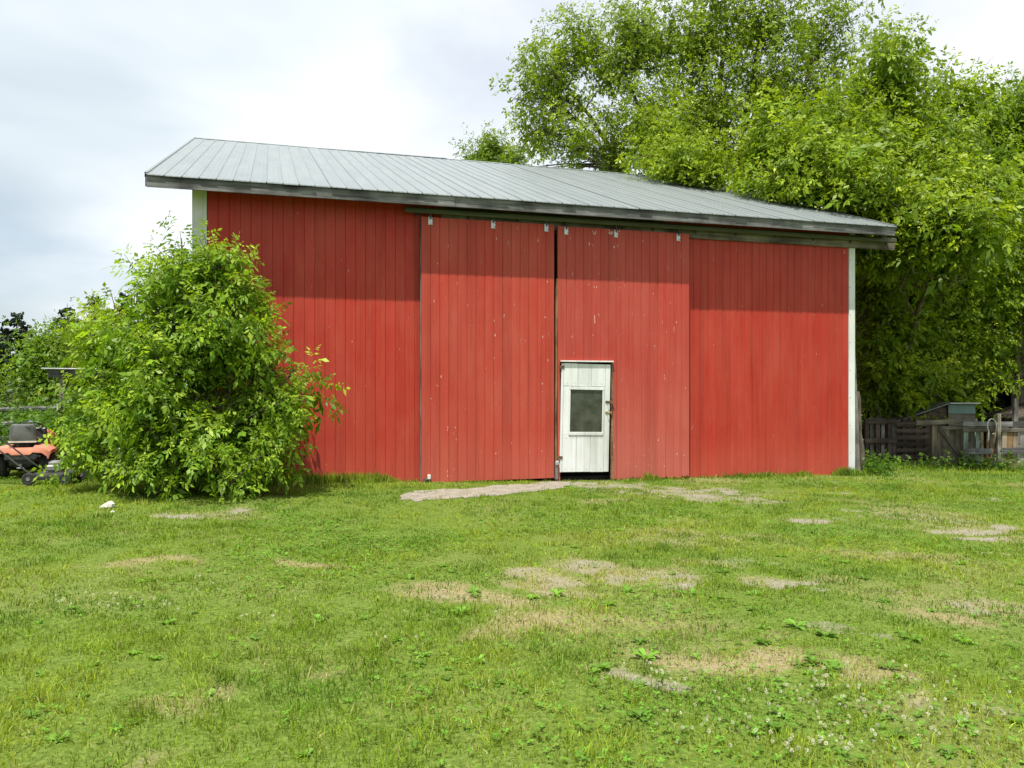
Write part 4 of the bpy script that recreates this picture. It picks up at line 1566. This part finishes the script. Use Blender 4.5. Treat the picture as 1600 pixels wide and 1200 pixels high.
# hood, dash, steering wheel
c = MB()
rings = []
for y, w_, z0, z1 in ((.72, .23, .36, .80), (.78, .245, .34, .83), (1.1, .24, .33, .80), (1.42, .225, .33, .73), (1.52, .19, .36, .66)):
    rings.append([(-w_, y, z0), (-w_, y, z1 - .08), (-w_ * .8, y, z1 - .015), (-w_ * .4, y, z1), (w_ * .4, y, z1), (w_ * .8, y, z1 - .015), (w_, y, z1 - .08), (w_, y, z0)])
c.loft(rings)
c.build('hood', M_ORANGE, ty, smooth=True)
c = MB()
c.box((-.2, .64, .40), (.2, .715, .86), bev=.025)
c.build('dashboard', M_BLACK, ty)
c = MB()
cc = Vector((0, .50, .90))
ringp = [cc + Matrix.Rotation(R(-25), 3, 'X') @ Vector((.17 * math.cos(a), .17 * math.sin(a), 0)) for a in [2 * math.pi * k / 24 for k in range(25)]]
c.tube(ringp, .014, 8)
for a in (90, 210, 330):
    c.tube([cc, cc + Matrix.Rotation(R(-25), 3, 'X') @ Vector((.165 * math.cos(R(a)), .165 * math.sin(R(a)), 0))], .011, 6)
c.tube([cc, (0, .66, .74)], .022, 8)
c.build('steering_wheel', M_BLACK, ty)
c = MB()
c.box((-.52, .40, .09), (.52, .98, .20), bev=.05)
c.box((.50, .55, .10), (.70, .85, .17), bev=.02)
c.build('mower_deck', M_DKMETAL, ty)
c = MB()
c.box((-.42, .34, .30), (.42, .66, .33), bev=.01)
c.build('footrest', M_DKMETAL, ty)

# push mower with its handle folded back to the left
PX, PY = -6.60, 11.55
pmw = empty('push_mower', (PX, PY, float(ground_z(PX, PY)) + .01), R(-84))
tag(pmw, 'low black push mower with long slanting handle in front of the riding mower', 'lawn mower')
c = MB()
rings = []
for z, k in ((.07, 1.0), (.12, 1.02), (.155, .96), (.17, .80)):
    rings.append([(x * k, y * k, z) for x, y in rrect(.24, .27, .12)])
c.loft(rings)
c.build('deck', M_DKMETAL, pmw, smooth=True)
c = MB()
c.lathe([(.0, .17), (.12, .17), (.125, .24), (.10, .27), (.10, .30), (.06, .325), (0, .33)], 20, 'Z')
c.box((-.17, -.06, .18), (-.10, .08, .26), bev=.01).box((.08, -.08, .19), (.17, .06, .27), bev=.015)
c.build('engine', M_GREYMETAL, pmw)
for x in (-.27, .27):
    for y, r_w in ((-.25, .09), (.24, .085)):
        c = MB()
        c.lathe([(.02, -.022), (r_w * .6, -.02), (r_w * .75, -.024), (r_w, -.018), (r_w, .018), (r_w * .75, .024), (r_w * .6, .02), (.02, .022)], 20, 'X')
        w = c.build('wheel', M_RUBBER, pmw, (x, y, r_w))
        c = MB()
        c.lathe([(0, -.026), (.028, -.026), (.028, .026), (0, .026)], 12, 'X')
        c.build('hub', M_GREYMETAL, w)
c = MB()
for s in (-1, 1):
    c.tube([(s * .22, -.22, .13), (s * .20, -.45, .30), (s * .19, -.95, .72), (s * .18, -1.12, .84)], .012, 8)
c.tube([(-.18, -1.12, .84), (-.14, -1.16, .865), (.14, -1.16, .865), (.18, -1.12, .84)], .012, 8)
c.tube([(-.19, -.95, .72), (.19, -.95, .72)], .009, 6)
c.build('handle', M_DKMETAL, pmw)


def stone(px, py, sx, sy, sz, seed, label, ht=0.0):
    X, Y = on_ground(px, py)
    rs = random.Random(seed)
    rings = []
    pr = [(0.0, 1.0), (.35, 1.05), (.7, .75), (.92, .35), (1.0, .12)]
    for f, k in pr:
        rings.append([(sx * k * math.cos(a) * rs.uniform(.75, 1.1) + sx * ht * f, sy * k * math.sin(a) * rs.uniform(.8, 1.1), sz * f - .015) for a in [2 * math.pi * q / 9 for q in range(9)]])
    c = MB()
    c.loft(rings)
    o = c.build('stone', M_STONE, None, (X, Y, float(ground_z(X, Y))))
    tag(o, label, 'stone')


stone(166, 794, .085, .06, .10, 3, 'pale wedge-shaped stone in the grass in front of the big shrub', .6)
stone(176, 800, .03, .025, .035, 5, 'tiny pale stone beside the wedge-shaped stone')
# pale bag caught in the shrub
c = MB()
rs_ = random.Random(4)
rings = []
for i in range(6):
    f = i / 5
    k = math.sin(.35 + 2.4 * f) * .06
    rings.append([(k * math.cos(a) * rs_.uniform(.6, 1.3), k * math.sin(a) * rs_.uniform(.6, 1.3), f * .17 + rs_.uniform(-.01, .01)) for a in [2 * math.pi * q / 8 for q in range(8)]])
c.loft(rings)
p = at(184, 716, 10.35)
o = c.build('plastic_scrap', M_WHITE, None, p, (R(20), R(25), 0))
tag(o, 'crumpled white plastic scrap caught among the lower leaves of the shrub', 'scrap')

# ------------------------------------------------------------------ right: leaning wood, fence, coop
p = at(1339, 735, 15.25)
o = MB()
o.box((-.045, -.012, -.05), (.045, .012, 2.36), bev=.003)
o = o.build('leaning_board', M_GREYWOODZ, None, (p.x + .02, p.y, float(ground_z(p.x, p.y))), (R(-4), R(-.6), 0))
tag(o, 'tall thin grey board leaning against the right corner of the barn', 'board')
p = at(1347, 730, 15.45)
c = MB()
pts, rr = [], []
for i in range(11):
    f = i / 10
    pts.append((-.10 * f + .02 * math.sin(f * 9), .02 * math.cos(f * 7), -.05 + 1.62 * f))
    rr.append((.068 - .02 * f) * (1 + .13 * math.sin(i * 2.3)))
c.tube(pts, rr, 10)
c.tube([pts[4], (pts[4][0] + .06, -.05, pts[4][2] + .05)], [.025, .018], 6)
c.tube([pts[7], (pts[7][0] + .07, -.02, pts[7][2] + .04)], [.02, .014], 6)
o = c.build('log_post', M_BARK, None, (p.x, p.y, float(ground_z(p.x, p.y))), smooth=True)
tag(o, 'rough bark-covered log leaning beside the thin board at the barn corner', 'log')


def slat(parent, name, x0, x1, z0, z1, y, th, mat, rot=0.0):
    c = MB()
    w, h = x1 - x0, z1 - z0
    c.box((-w / 2, -th / 2, -h / 2), (w / 2, th / 2, h / 2), bev=.003)
    return c.build(name, mat, parent, ((x0 + x1) / 2, y, (z0 + z1) / 2), (0, rot, 0))


def zpx(py, Y):
    return EYE + (600 - py) * Y / FPX


def xpx(px, Y):
    return (px - 800) * Y / FPX


# left length of pallets, its shade put into the dark lumber colour
YP = 18.0
bx = xpx(1352, YP)
pf = empty('pallet_fence', (bx, YP, float(ground_z(bx, YP))), R(2))
tag(pf, 'shaded fence of old pallets between the barn corner and the gate', 'fence')
z0 = pf.location.z
wl = xpx(1452, YP) - bx
for x in (0.0, .24, .52, .86, 1.16, wl - .08):
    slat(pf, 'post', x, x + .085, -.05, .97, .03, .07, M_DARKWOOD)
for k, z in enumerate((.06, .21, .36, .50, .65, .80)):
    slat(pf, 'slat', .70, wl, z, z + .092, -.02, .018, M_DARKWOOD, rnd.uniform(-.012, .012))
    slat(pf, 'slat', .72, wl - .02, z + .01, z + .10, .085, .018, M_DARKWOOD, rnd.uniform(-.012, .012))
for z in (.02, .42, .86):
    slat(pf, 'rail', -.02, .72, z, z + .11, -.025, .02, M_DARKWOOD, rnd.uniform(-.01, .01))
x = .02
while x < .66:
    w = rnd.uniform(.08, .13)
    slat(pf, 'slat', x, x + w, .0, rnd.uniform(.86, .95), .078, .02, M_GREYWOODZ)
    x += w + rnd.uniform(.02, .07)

# gate
YG = 16.9
gx0, gx1 = xpx(1463, YG), xpx(1503, YG)
gt = empty('plank_gate', (gx0, YG, float(ground_z(gx0, YG))), R(-1))
tag(gt, 'low grey plank gate with one diagonal brace, in front of the coop', 'gate')
gw = gx1 - gx0
for k in range(4):
    a = k * gw / 4
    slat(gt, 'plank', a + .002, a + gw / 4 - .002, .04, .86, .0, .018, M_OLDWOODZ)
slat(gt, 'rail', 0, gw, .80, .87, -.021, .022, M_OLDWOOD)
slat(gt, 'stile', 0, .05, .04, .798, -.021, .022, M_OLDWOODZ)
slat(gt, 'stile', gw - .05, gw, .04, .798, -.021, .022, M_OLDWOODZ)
c = MB()
ln = math.hypot(gw - .1, .60)
c.box((-ln / 2, -.011, -.032), (ln / 2, .011, .032), bev=.003)
c.build('brace', M_OLDWOOD, gt, (gw / 2, -.046, .52), (0, math.atan2(.60, gw - .1), 0))
slat(gt, 'gate_post', -.115, -.012, -.05, .98, .0, .10, M_OLDWOODZ)

# right length: posts, rails, many mismatched pickets
YF = 16.7
fx0 = xpx(1504, YF)
fe = empty('picket_fence', (fx0, YF, float(ground_z(fx0, YF))), R(1))
tag(fe, 'sunlit fence of mismatched upright slats and rough rails right of the gate', 'fence')
fl_ = xpx(1680, YF) - fx0
for zz, h, m in ((.885, .10, M_GREYWOOD), (.775, .085, M_OLDWOOD), (.30, .13, M_GREYWOOD)):
    a = -.02
    while a < fl_:
        b = min(a + rnd.uniform(.7, 1.1), fl_)
        slat(fe, 'rail', a, b - .004, zz + rnd.uniform(-.01, .01), zz + h + rnd.uniform(-.015, .015), -.045 + rnd.uniform(-.003, .003), .022, m, rnd.uniform(-.015, .015))
        a = b
x = .0
k = 0
mats = [M_GREENWOODZ, M_GREYWOODZ, M_GREENWOODZ, M_TANWOODZ, M_BROWNWOODZ, M_GREYWOODZ, M_DARKWOOD, M_TANWOODZ, M_BROWNWOODZ, M_TANWOODZ, M_GREYWOODZ]
while x < fl_:
    w = rnd.uniform(.055, .12)
    slat(fe, 'picket', x, x + w, -.03, rnd.uniform(.78, .885), -.012 + rnd.uniform(-.008, .004), .016, mats[k % len(mats)], rnd.uniform(-.07, .07))
    x += w + rnd.uniform(.01, .06)
    k += 1
for px, top in ((1556, 646), (1640, 640)):
    a = xpx(px, YF) - fx0
    slat(fe, 'post', a - .035, a + .035, -.05, zpx(top, YF) - fe.location.z, -.10, .07, M_GREYWOODZ)
# top beam running over the gate
c = MB()
c.box((0, -.02, -.045), (xpx(1520, 17.0) - xpx(1424, 17.0), .02, .045), bev=.004)
o = c.build('top_beam', M_OLDWOOD, fe, (xpx(1424, 17.0) - fx0, .12, zpx(660, 17.0) - fe.location.z), (0, R(-2.0), 0))
# old hose hanging from the post, and a slanting stick
a = xpx(1549, YF - .18)
c = MB()
hp = []
for i in range(26):
    f = i / 25
    ang = R(-80 + 300 * f)
    hp.append((.11 * math.cos(ang) * (1.0 - .2 * f), -.01 * i / 10, .16 * math.sin(ang) - .02))
hp.append((-.08, -.03, -.30))
c.tube(hp, .011, 7)
o = c.build('hose', M_ROPE, None, (a, YF - .18, zpx(665, YF - .18)))
tag(o, 'pale looped hose hung over the fence post', 'hose')
c = MB()
pA, pB = at(1543, 732, YF - .35), at(1558, 660, YF - .16)
pA.z = float(ground_z(pA.x, pA.y)) - .02
c.tube([Vector((0, 0, 0)), (pB - pA) * .5 + Vector((.02, 0, 0)), pB - pA], [.02, .018, .016], 8)
o = c.build('wooden_handle', M_BROWNWOODZ, None, pA)
tag(o, 'long brown wooden tool handle leaning on the fence below the hose', 'tool handle')

# coop
YC = 18.6
cx0, cx1 = xpx(1481, YC), xpx(1523, YC)
cp = empty('chicken_coop', (cx0, YC, float(ground_z(cx0, YC))))
tag(cp, 'small dark chicken coop with long sloping roof behind the gate', 'coop')
zc = zpx(630, YC) - cp.location.z
zl = zpx(661, YC) - cp.location.z
w = cx1 - cx0
lw = cx0 - xpx(1392, YC)
c = MB()
c.box((0, 0, 0), (w, 1.3, zc - .02))
c.build('wall', M_DARKWOOD, cp)
for k in range(5):
    za, zb = k * (zc - .25) / 5, (k + 1) * (zc - .25) / 5
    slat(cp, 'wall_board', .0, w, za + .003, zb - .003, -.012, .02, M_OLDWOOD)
c = MB()
c.box((0, -.025, zc - .245), (w, -.003, zc - .025), bev=.003)
c.build('green_panel', M_GREENPAINT, cp)
c = MB()
vs = [(-lw, .05, 0), (-.006, .05, 0), (-.006, .05, zc - .06), (-lw, .05, zl - .05)]
vs += [(x, y + 1.2, z) for x, y, z in vs]
c.add(vs, [(0, 1, 2, 3), (7, 6, 5, 4), (0, 4, 5, 1), (1, 5, 6, 2), (2, 6, 7, 3), (3, 7, 4, 0)])
c.build('side_wall', M_DARKWOOD, cp)
c = MB()
vs = [(-lw - .15, -.1, zl - .03), (-.02, -.1, zc), (-.02, 1.4, zc), (-lw - .15, 1.4, zl - .03)]
vs += [(x, y, z - .018) for x, y, z in vs]
c.add(vs, [(0, 1, 2, 3), (7, 6, 5, 4), (0, 4, 5, 1), (1, 5, 6, 2), (2, 6, 7, 3), (3, 7, 4, 0)])
c.build('roof_sheet', M_GREYMETAL, cp)
c = MB()
c.box((-.015, -.13, zc - .012), (w + .08, 1.4, zc + .010), bev=.004)
c.build('roof_board', M_GALV, cp)
# a far shed roof corner and upright post at the right edge
YS = 19.0
sx = xpx(1588, YS)
sh = empty('low_shed', (sx, YS, float(ground_z(sx, YS))))
tag(sh, 'low shed with a brown sloping roof at the right edge behind the fence', 'shed')
c = MB()
zz = zpx(652, YS) - sh.location.z
c.box((0, 0, 0), (2.2, 1.4, zz))
c.build('wall', M_GREYWOOD, sh)
c = MB()
vs = [(-.12, -.12, zz - .02), (2.3, -.12, zz + .62), (2.3, 1.5, zz + .62), (-.12, 1.5, zz - .02)]
vs += [(x, y, z - .035) for x, y, z in vs]
c.add(vs, [(0, 1, 2, 3), (7, 6, 5, 4), (0, 4, 5, 1), (1, 5, 6, 2), (2, 6, 7, 3), (3, 7, 4, 0)])
c.build('roof', M_DARKWOOD, sh)
pz = at(1585, 690, 17.4)
c = MB()
gz_ = float(ground_z(pz.x, pz.y))
c.box((-.045, -.045, -.1), (.045, .045, zpx(623, 17.4) - gz_), bev=.008)
o = c.build('fence_post', M_GREYWOODZ, None, (pz.x, pz.y, gz_), (0, R(1), 0))
tag(o, 'tall lone grey post standing behind the right end of the fence', 'post')

# ------------------------------------------------------------------ grass, clover, weeds
gs = np.random.RandomState(3)


def lawn_points(n, y0, y1, mx=3.2):
    Y = np.sqrt(gs.uniform(y0 ** 2, y1 ** 2, n))
    X = gs.uniform(-1, 1, n) * (Y * .645 + mx)
    return X, Y


def clear(X, Y):
    t, d = to_local(X, Y)
    inb = (d > -.03) & (t > WL - .02) & (t < WR + .02) & (d < BDEP)
    dd = (d > DY - .03) & (t > -2.85) & (t < 1.9)
    q = .9 * (vnoise(X, Y, 2.5, 3, 3) - .45)
    return ~(inb | dd | (in_ring(X, Y + q) & in_ring(X, Y)) & (gs.rand(*np.shape(X)) < .93))


def blades(X, Y, H, Wd, colr, lean=.8, z0=None, simple=False):
    n = len(X)
    Z = ground_z(X, Y) - .006 if z0 is None else z0
    az = gs.uniform(0, 2 * np.pi, n)
    fa = gs.uniform(0, 2 * np.pi, n)
    ln = np.abs(gs.randn(n)) * lean
    ln = np.minimum(ln, 1.5)
    dx, dy = np.cos(az) * np.sin(ln), np.sin(az) * np.sin(ln)
    dz = np.cos(ln)
    wx, wy = np.cos(fa) * Wd * .5, np.sin(fa) * Wd * .5
    b = np.stack([X, Y, Z], 1)
    m = b + np.stack([dx * H * .45, dy * H * .45, (dz * .5 + .06) * H], 1)
    t = b + np.stack([dx * H * 1.15, dy * H * 1.15, dz * H * .9], 1)
    w = np.stack([wx, wy, np.zeros(n)], 1)
    if simple:
        V = np.stack([b - w, b + w, t], 1).reshape(-1, 3)
        return V, np.arange(n * 3).reshape(-1, 3), np.repeat(colr, 3, axis=0)
    V = np.stack([b - w, b + w, m - w * .8, m + w * .8, t], 1).reshape(-1, 3)
    o = (np.arange(n) * 5)[:, None, None]
    T = (np.array([[0, 1, 3], [0, 3, 2], [2, 3, 4]])[None] + o).reshape(-1, 3)
    C = np.repeat(colr, 5, axis=0)
    return V, T, C


G1, G2, G3, GD = np.array((.175, .268, .022)), np.array((.275, .345, .036)), np.array((.080, .190, .020)), np.array((.40, .35, .15))


def grass_cols(X, Y, dry):
    n = len(X)
    a = np.clip((vnoise(X, Y, .7, 5, 3) - .35) * 3, 0, 1)[:, None]
    g = np.clip((vnoise(X, Y, 1.4, 2, 3) - .5) * 5, 0, 1)[:, None]
    c = G1 * (1 - a) + G2 * a
    c = c * (1 - .65 * g) + G3 * .65 * g
    r = gs.rand(n)[:, None]
    c = c * (.55 + .80 * r) * (.55 + .86 * vnoise(X, Y, 12, 2, 2)[:, None])
    d = np.clip(dry * .42 + .03, 0, .55)
    isdry = (gs.rand(n) < d)[:, None]
    c = np.where(isdry, GD * (.6 + .6 * gs.rand(n)[:, None]), c)
    return c


VV, TT, CC = [], [], []
off = 0
for n, y0, y1, hh, ww in ((205000, 1.6, 5.0, .043, .0048), (235000, 5.0, 8.5, .041, .0066), (285000, 8.5, 13.5, .046, .0090), (140000, 13.5, 20.0, .055, .013)):
    X, Y = lawn_points(n, y0, y1)
    ba, dr = wear(X, Y)
    # clumps: density follows fine noise
    cl = vnoise(X, Y, 9.0, 1, 2)
    keep_ = clear(X, Y) & (gs.rand(n) < np.clip(1.15 - 1.2 * ba, .10, 1) * np.clip(.35 + 1.3 * cl, 0, 1)) & (gs.rand(n) < 1 - .35 * dr)
    X, Y, ba, dr, cl = X[keep_], Y[keep_], ba[keep_], dr[keep_], cl[keep_]
    t, d = to_local(X, Y)
    big_ = vnoise(X, Y, .8, 4, 2)
    H = hh * (.45 + .9 * gs.rand(len(X))) * (.6 + .8 * big_) * (.35 + 1.5 * np.clip(vnoise(X, Y, 5.5, 6, 2) - .15, 0, 1)) * (.6 + .8 * cl) * (1 - .45 * ba)
    # unmown strip along the wall, round the corner and at the fence
    wallgrow = np.exp(-np.abs(d + .02) / .16) * ((t > WL - .5) & (t < WR + .5)) * np.clip((vnoise(X, Y, 1.3, 6, 2) - .35) * 4, .15, 1)
    wallgrow = wallgrow * np.where((t > -2.9) & (t < 1.1), .35, 1.0)
    fen = np.exp(-np.abs(Y - 16.4 + .0 * X) / .45) * (X > 7.2) * 1.2
    H = H + .15 * wallgrow * gs.rand(len(X)) + .16 * fen * gs.rand(len(X))
    Wd = ww * gs.uniform(.6, 1.3, len(X))
    V, T, C = blades(X, Y, H, Wd * (1.25 if y0 > 8 else 1), grass_cols(X, Y, dr), simple=y0 > 8)
    VV.append(V)
    TT.append(T + off)
    CC.append(C)
    off += len(V)
# weeds and long grass along the wall foot
n = 24000
t = gs.uniform(-6.3, 6.6, n)
d = -np.abs(gs.randn(n)) * .09 - .04
d = np.where((t > -2.85) & (t < 1.9), d - .14, d)
dn = np.clip((vnoise(t, d, 1.1, 3, 2) - .40) * 4, .06, 1) * np.where((t > -2.7) & (t < 1.0), .45, 1)
d = np.where(t > 5.55, gs.uniform(-.6, 1.6, n), d)
k_ = gs.rand(n) < dn
t, d, dn = t[k_], d[k_], dn[k_]
X, Y = to_world(t, d)
kk = ~in_ring(X, Y)
X, Y, dn, t = X[kk], Y[kk], dn[kk], t[kk]
V, T, C = blades(X, Y, gs.uniform(.04, .19, len(X)) * (.35 + .85 * dn) * np.where((t > -2.7) & (t < 1.0), .6, 1), gs.uniform(.006, .013, len(X)), grass_cols(X, Y, np.full(len(X), .08)), .4)
VV.append(V)
TT.append(T + off)
CC.append(C)
off += len(V)
tag(link('grass', fast_mesh('grass', np.concatenate(VV), np.concatenate(TT), np.concatenate(CC), M_GRASS)), 'short mown yellow-green lawn grass in front of the barn', 'grass', kind='stuff')

# clover and other small broad leaves mixed through the lawn
n = 150000
X, Y = lawn_points(n, 1.7, 14)
pn = vnoise(X, Y, .9, 0, 3)
ba, dr = wear(X, Y)
gx_, gy_ = on_ground(1270, 1120)
near_cl = np.exp(-((X - gx_) / 1.3) ** 2 - ((Y - gy_) / .75) ** 2)
pr = np.clip((pn - .50) * 4.5, .03, 1) * np.clip(1 - ba * 1.4, 0, 1) * .36 + .55 * near_cl
k_ = clear(X, Y) & (gs.rand(n) < pr)
X, Y = X[k_], Y[k_]
n = len(X)
Z = ground_z(X, Y) + gs.uniform(.012, .048, n)
az = gs.uniform(0, 6.283, n)
size = gs.uniform(.008, .016, n) * (1 + .035 * Y)
V, T = [], []
for q in range(3):
    a = az + q * 2.094
    dx, dy = np.cos(a), np.sin(a)
    tilt = gs.uniform(-.3, .5, n)
    p0 = np.stack([X, Y, Z], 1)
    d3 = np.stack([dx, dy, tilt], 1) * size[:, None]
    s3 = np.stack([-dy, dx, gs.uniform(-.3, .3, n)], 1) * size[:, None] * .5
    V.append(np.stack([p0, p0 + d3 * .55 + s3, p0 + d3 * 1.05 + s3 * .55, p0 + d3 * 1.05 - s3 * .55, p0 + d3 * .55 - s3], 1))
V = np.stack(V, 1).reshape(-1, 3)
o = (np.arange(n * 3) * 5)[:, None, None]
T = (np.array([[0, 1, 2], [0, 2, 3], [0, 3, 4]])[None] + o).reshape(-1, 3)
C = np.repeat(np.array((.115, .245, .026))[None] * gs.uniform(.7, 1.5, n)[:, None], 15, axis=0)
tag(link('clover', fast_mesh('clover', V, T, C, M_GRASS)), 'low green clover leaves spread through the lawn', 'clover', kind='stuff')

# white clover heads
pts = []
for px, py, n_, sx_, sy_ in ((1290, 1105, 105, 170, 50), (1030, 1075, 26, 60, 16), (1480, 1150, 24, 90, 30), (1290, 1185, 30, 90, 12), (200, 955, 22, 60, 16), (90, 950, 10, 30, 10), (345, 930, 6, 30, 8),
                             (1470, 815, 10, 60, 8), (1100, 1160, 16, 60, 20), (380, 975, 5, 40, 10), (1300, 765, 10, 60, 5), (700, 1010, 6, 200, 60)):
    for _ in range(n_):
        a, b = px + gs.randn() * sx_ * .6, py + gs.randn() * sy_ * .6
        if b > 745:
            pts.append(on_ground(a, b))
sph = []
for lat in (-60, -20, 20, 60):
    for lo_ in range(6):
        sph.append((math.cos(R(lat)) * math.cos(lo_ * 1.047 + lat), math.cos(R(lat)) * math.sin(lo_ * 1.047 + lat), math.sin(R(lat))))
sph = np.array(sph)
V, T, C = [], [], []
for x, y in pts:
    r = gs.uniform(.004, .0075) * (1 + .02 * y)
    z = float(ground_z(x, y)) + gs.uniform(.045, .085)
    col_ = np.array((.58, .57, .46)) * gs.uniform(.75, 1.1)
    for s in sph:                                  # florets as small petals round the head
        kx = len(V)
        c0 = np.array((x, y, z))
        u = np.cross(s, gs.randn(3))
        u /= np.linalg.norm(u)
        V += [c0 + s * r * .2, c0 + s * r * 1.15 + u * r * .42, c0 + s * r * 1.15 - u * r * .42]
        T.append((kx, kx + 1, kx + 2))
        C += [col_] * 3
    kx = len(V)
    V += [np.array((x - .001, y, z - .08)), np.array((x + .001, y, z - .08)), np.array((x, y, z))]
    T.append((kx, kx + 1, kx + 2))
    C += [np.array((.08, .15, .03))] * 3
tag(link('clover_flowers', fast_mesh('clover_flowers', np.array(V), np.array(T), np.array(C), M_GRASS)), 'scattered small white clover flower heads in the lawn', 'flowers', kind='stuff')

# broad-leaved weeds: rosettes of plantain and dock
ros = [(1245, 980, .17), (1290, 995, .16), (1190, 1005, .15), (1425, 1000, .15), (1270, 1035, .15), (1300, 1050, .15), (1390, 1045, .14), (1010, 1030, .16), (940, 1045, .13), (1180, 930, .14), (1080, 930, .14),
       (870, 930, .14), (830, 935, .12), (980, 925, .13), (1130, 895, .13), (1220, 870, .12), (1320, 880, .12), (1500, 882, .15), (1290, 875, .12), (950, 945, .12), (1120, 935, .12), (1350, 905, .12),
       (1505, 1005, .12), (1380, 940, .12), (620, 1000, .10), (720, 960, .13), (740, 925, .12), (640, 905, .10), (690, 885, .10), (745, 1035, .11), (660, 1025, .1), (500, 970, .12), (260, 975, .12), (400, 1000, .1),
       (1350, 740, .16), (1110, 742, .16), (1125, 741, .14), (1085, 743, .12), (1000, 1120, .13), (1210, 1140, .13), (1400, 1150, .12), (1500, 1130, .12)]
for _ in range(150):
    ros.append((gs.uniform(-50, 1650), 770 + 430 * gs.rand() ** 1.3, gs.uniform(.05, .10)))
V, T, C = [], [], []
for px, py, sz in ros:
    sz *= .6
    x, y = on_ground(px, py)
    if not clear(np.array([x]), np.array([y]))[0]:
        continue
    z = float(ground_z(x, y))
    nl = gs.randint(6, 11)
    tone = np.array((.12, .23, .03)) * gs.uniform(.8, 1.5)
    for k in range(nl):
        a = k * 2.4 + gs.uniform(-.3, .3)
        l = sz * gs.uniform(.6, 1.15)
        w = l * gs.uniform(.16, .24)
        el = gs.uniform(.15, .8)
        d = np.array((math.cos(a) * math.cos(el), math.sin(a) * math.cos(el), math.sin(el)))
        s = np.array((-math.sin(a), math.cos(a), 0)) * w
        b = np.array((x, y, z))
        p1, p2, p3 = b + d * l * .35, b + d * l * .7 - np.array((0, 0, l * .06)), b + d * l - np.array((0, 0, l * .22))
        up = np.array((0, 0, w * .35))
        kx = len(V)
        V += [b, p1 + s * .8 + up, p1, p1 - s * .8 + up, p2 + s + up, p2, p2 - s + up, p3]
        T += [(kx, kx + 1, kx + 2), (kx, kx + 2, kx + 3), (kx + 1, kx + 4, kx + 5), (kx + 1, kx + 5, kx + 2), (kx + 2, kx + 5, kx + 6), (kx + 2, kx + 6, kx + 3), (kx + 4, kx + 7, kx + 5), (kx + 5, kx + 7, kx + 6)]
        C += [tone * gs.uniform(.8, 1.25)] * 8
tag(link('broadleaf_weeds', fast_mesh('broadleaf_weeds', np.array(V), np.array(T), np.array(C), M_GRASS)), 'broad-leaved weed rosettes dotted across the worn lawn', 'weeds', kind='stuff')

# leafy undergrowth: behind the riding mower, at the barn corner and along the fence foot
rs = np.random.RandomState(77)
P, D_ = [], []
for (x0, x1, y0, y1, hh, n) in ((-9.9, -7.0, 14.0, 16.6, .95, 380), (-7.6, -5.9, 11.9, 13.6, .7, 130), (7.4, 11.5, 16.1, 16.6, .08, 90), (6.75, 7.2, 14.9, 16.2, .22, 60), (-9.9, -6.0, 16.4, 18.5, 1.2, 300),
                             (8.9, 10.3, 16.2, 16.5, .16, 50)):
    x, y = rs.uniform(x0, x1, n), rs.uniform(y0, y1, n)
    z = ground_z(x, y) + rs.rand(n) ** .8 * hh
    P.append(np.stack([x, y, z], 1))
P = np.concatenate(P)
dirs = np.stack([rs.randn(len(P)) * .35, rs.randn(len(P)) * .35, np.ones(len(P))], 1)
temps = [shoot_template(rs, 7, .30, .19, 3, .6) for _ in range(5)]
kk = barn_keep(P)
tr_ = (np.abs(P[:, 0] - MX) < .75) & (np.abs(P[:, 1] - MY - .4) < 1.5)
P, dirs = P[kk & ~tr_], dirs[kk & ~tr_]
V, T, C = place_shoots(P - np.array([0, 0, .12]), dirs, rs.uniform(.6, 1.2, len(P)), temps, rs, np.array((.07, .16, .016)), np.array((.16, .27, .03)), .3, .5)
tag(link('undergrowth', fast_mesh('undergrowth', V, T, C, M_LEAF)), 'tangled leafy undergrowth behind the mower and along the fences', 'undergrowth', kind='stuff')
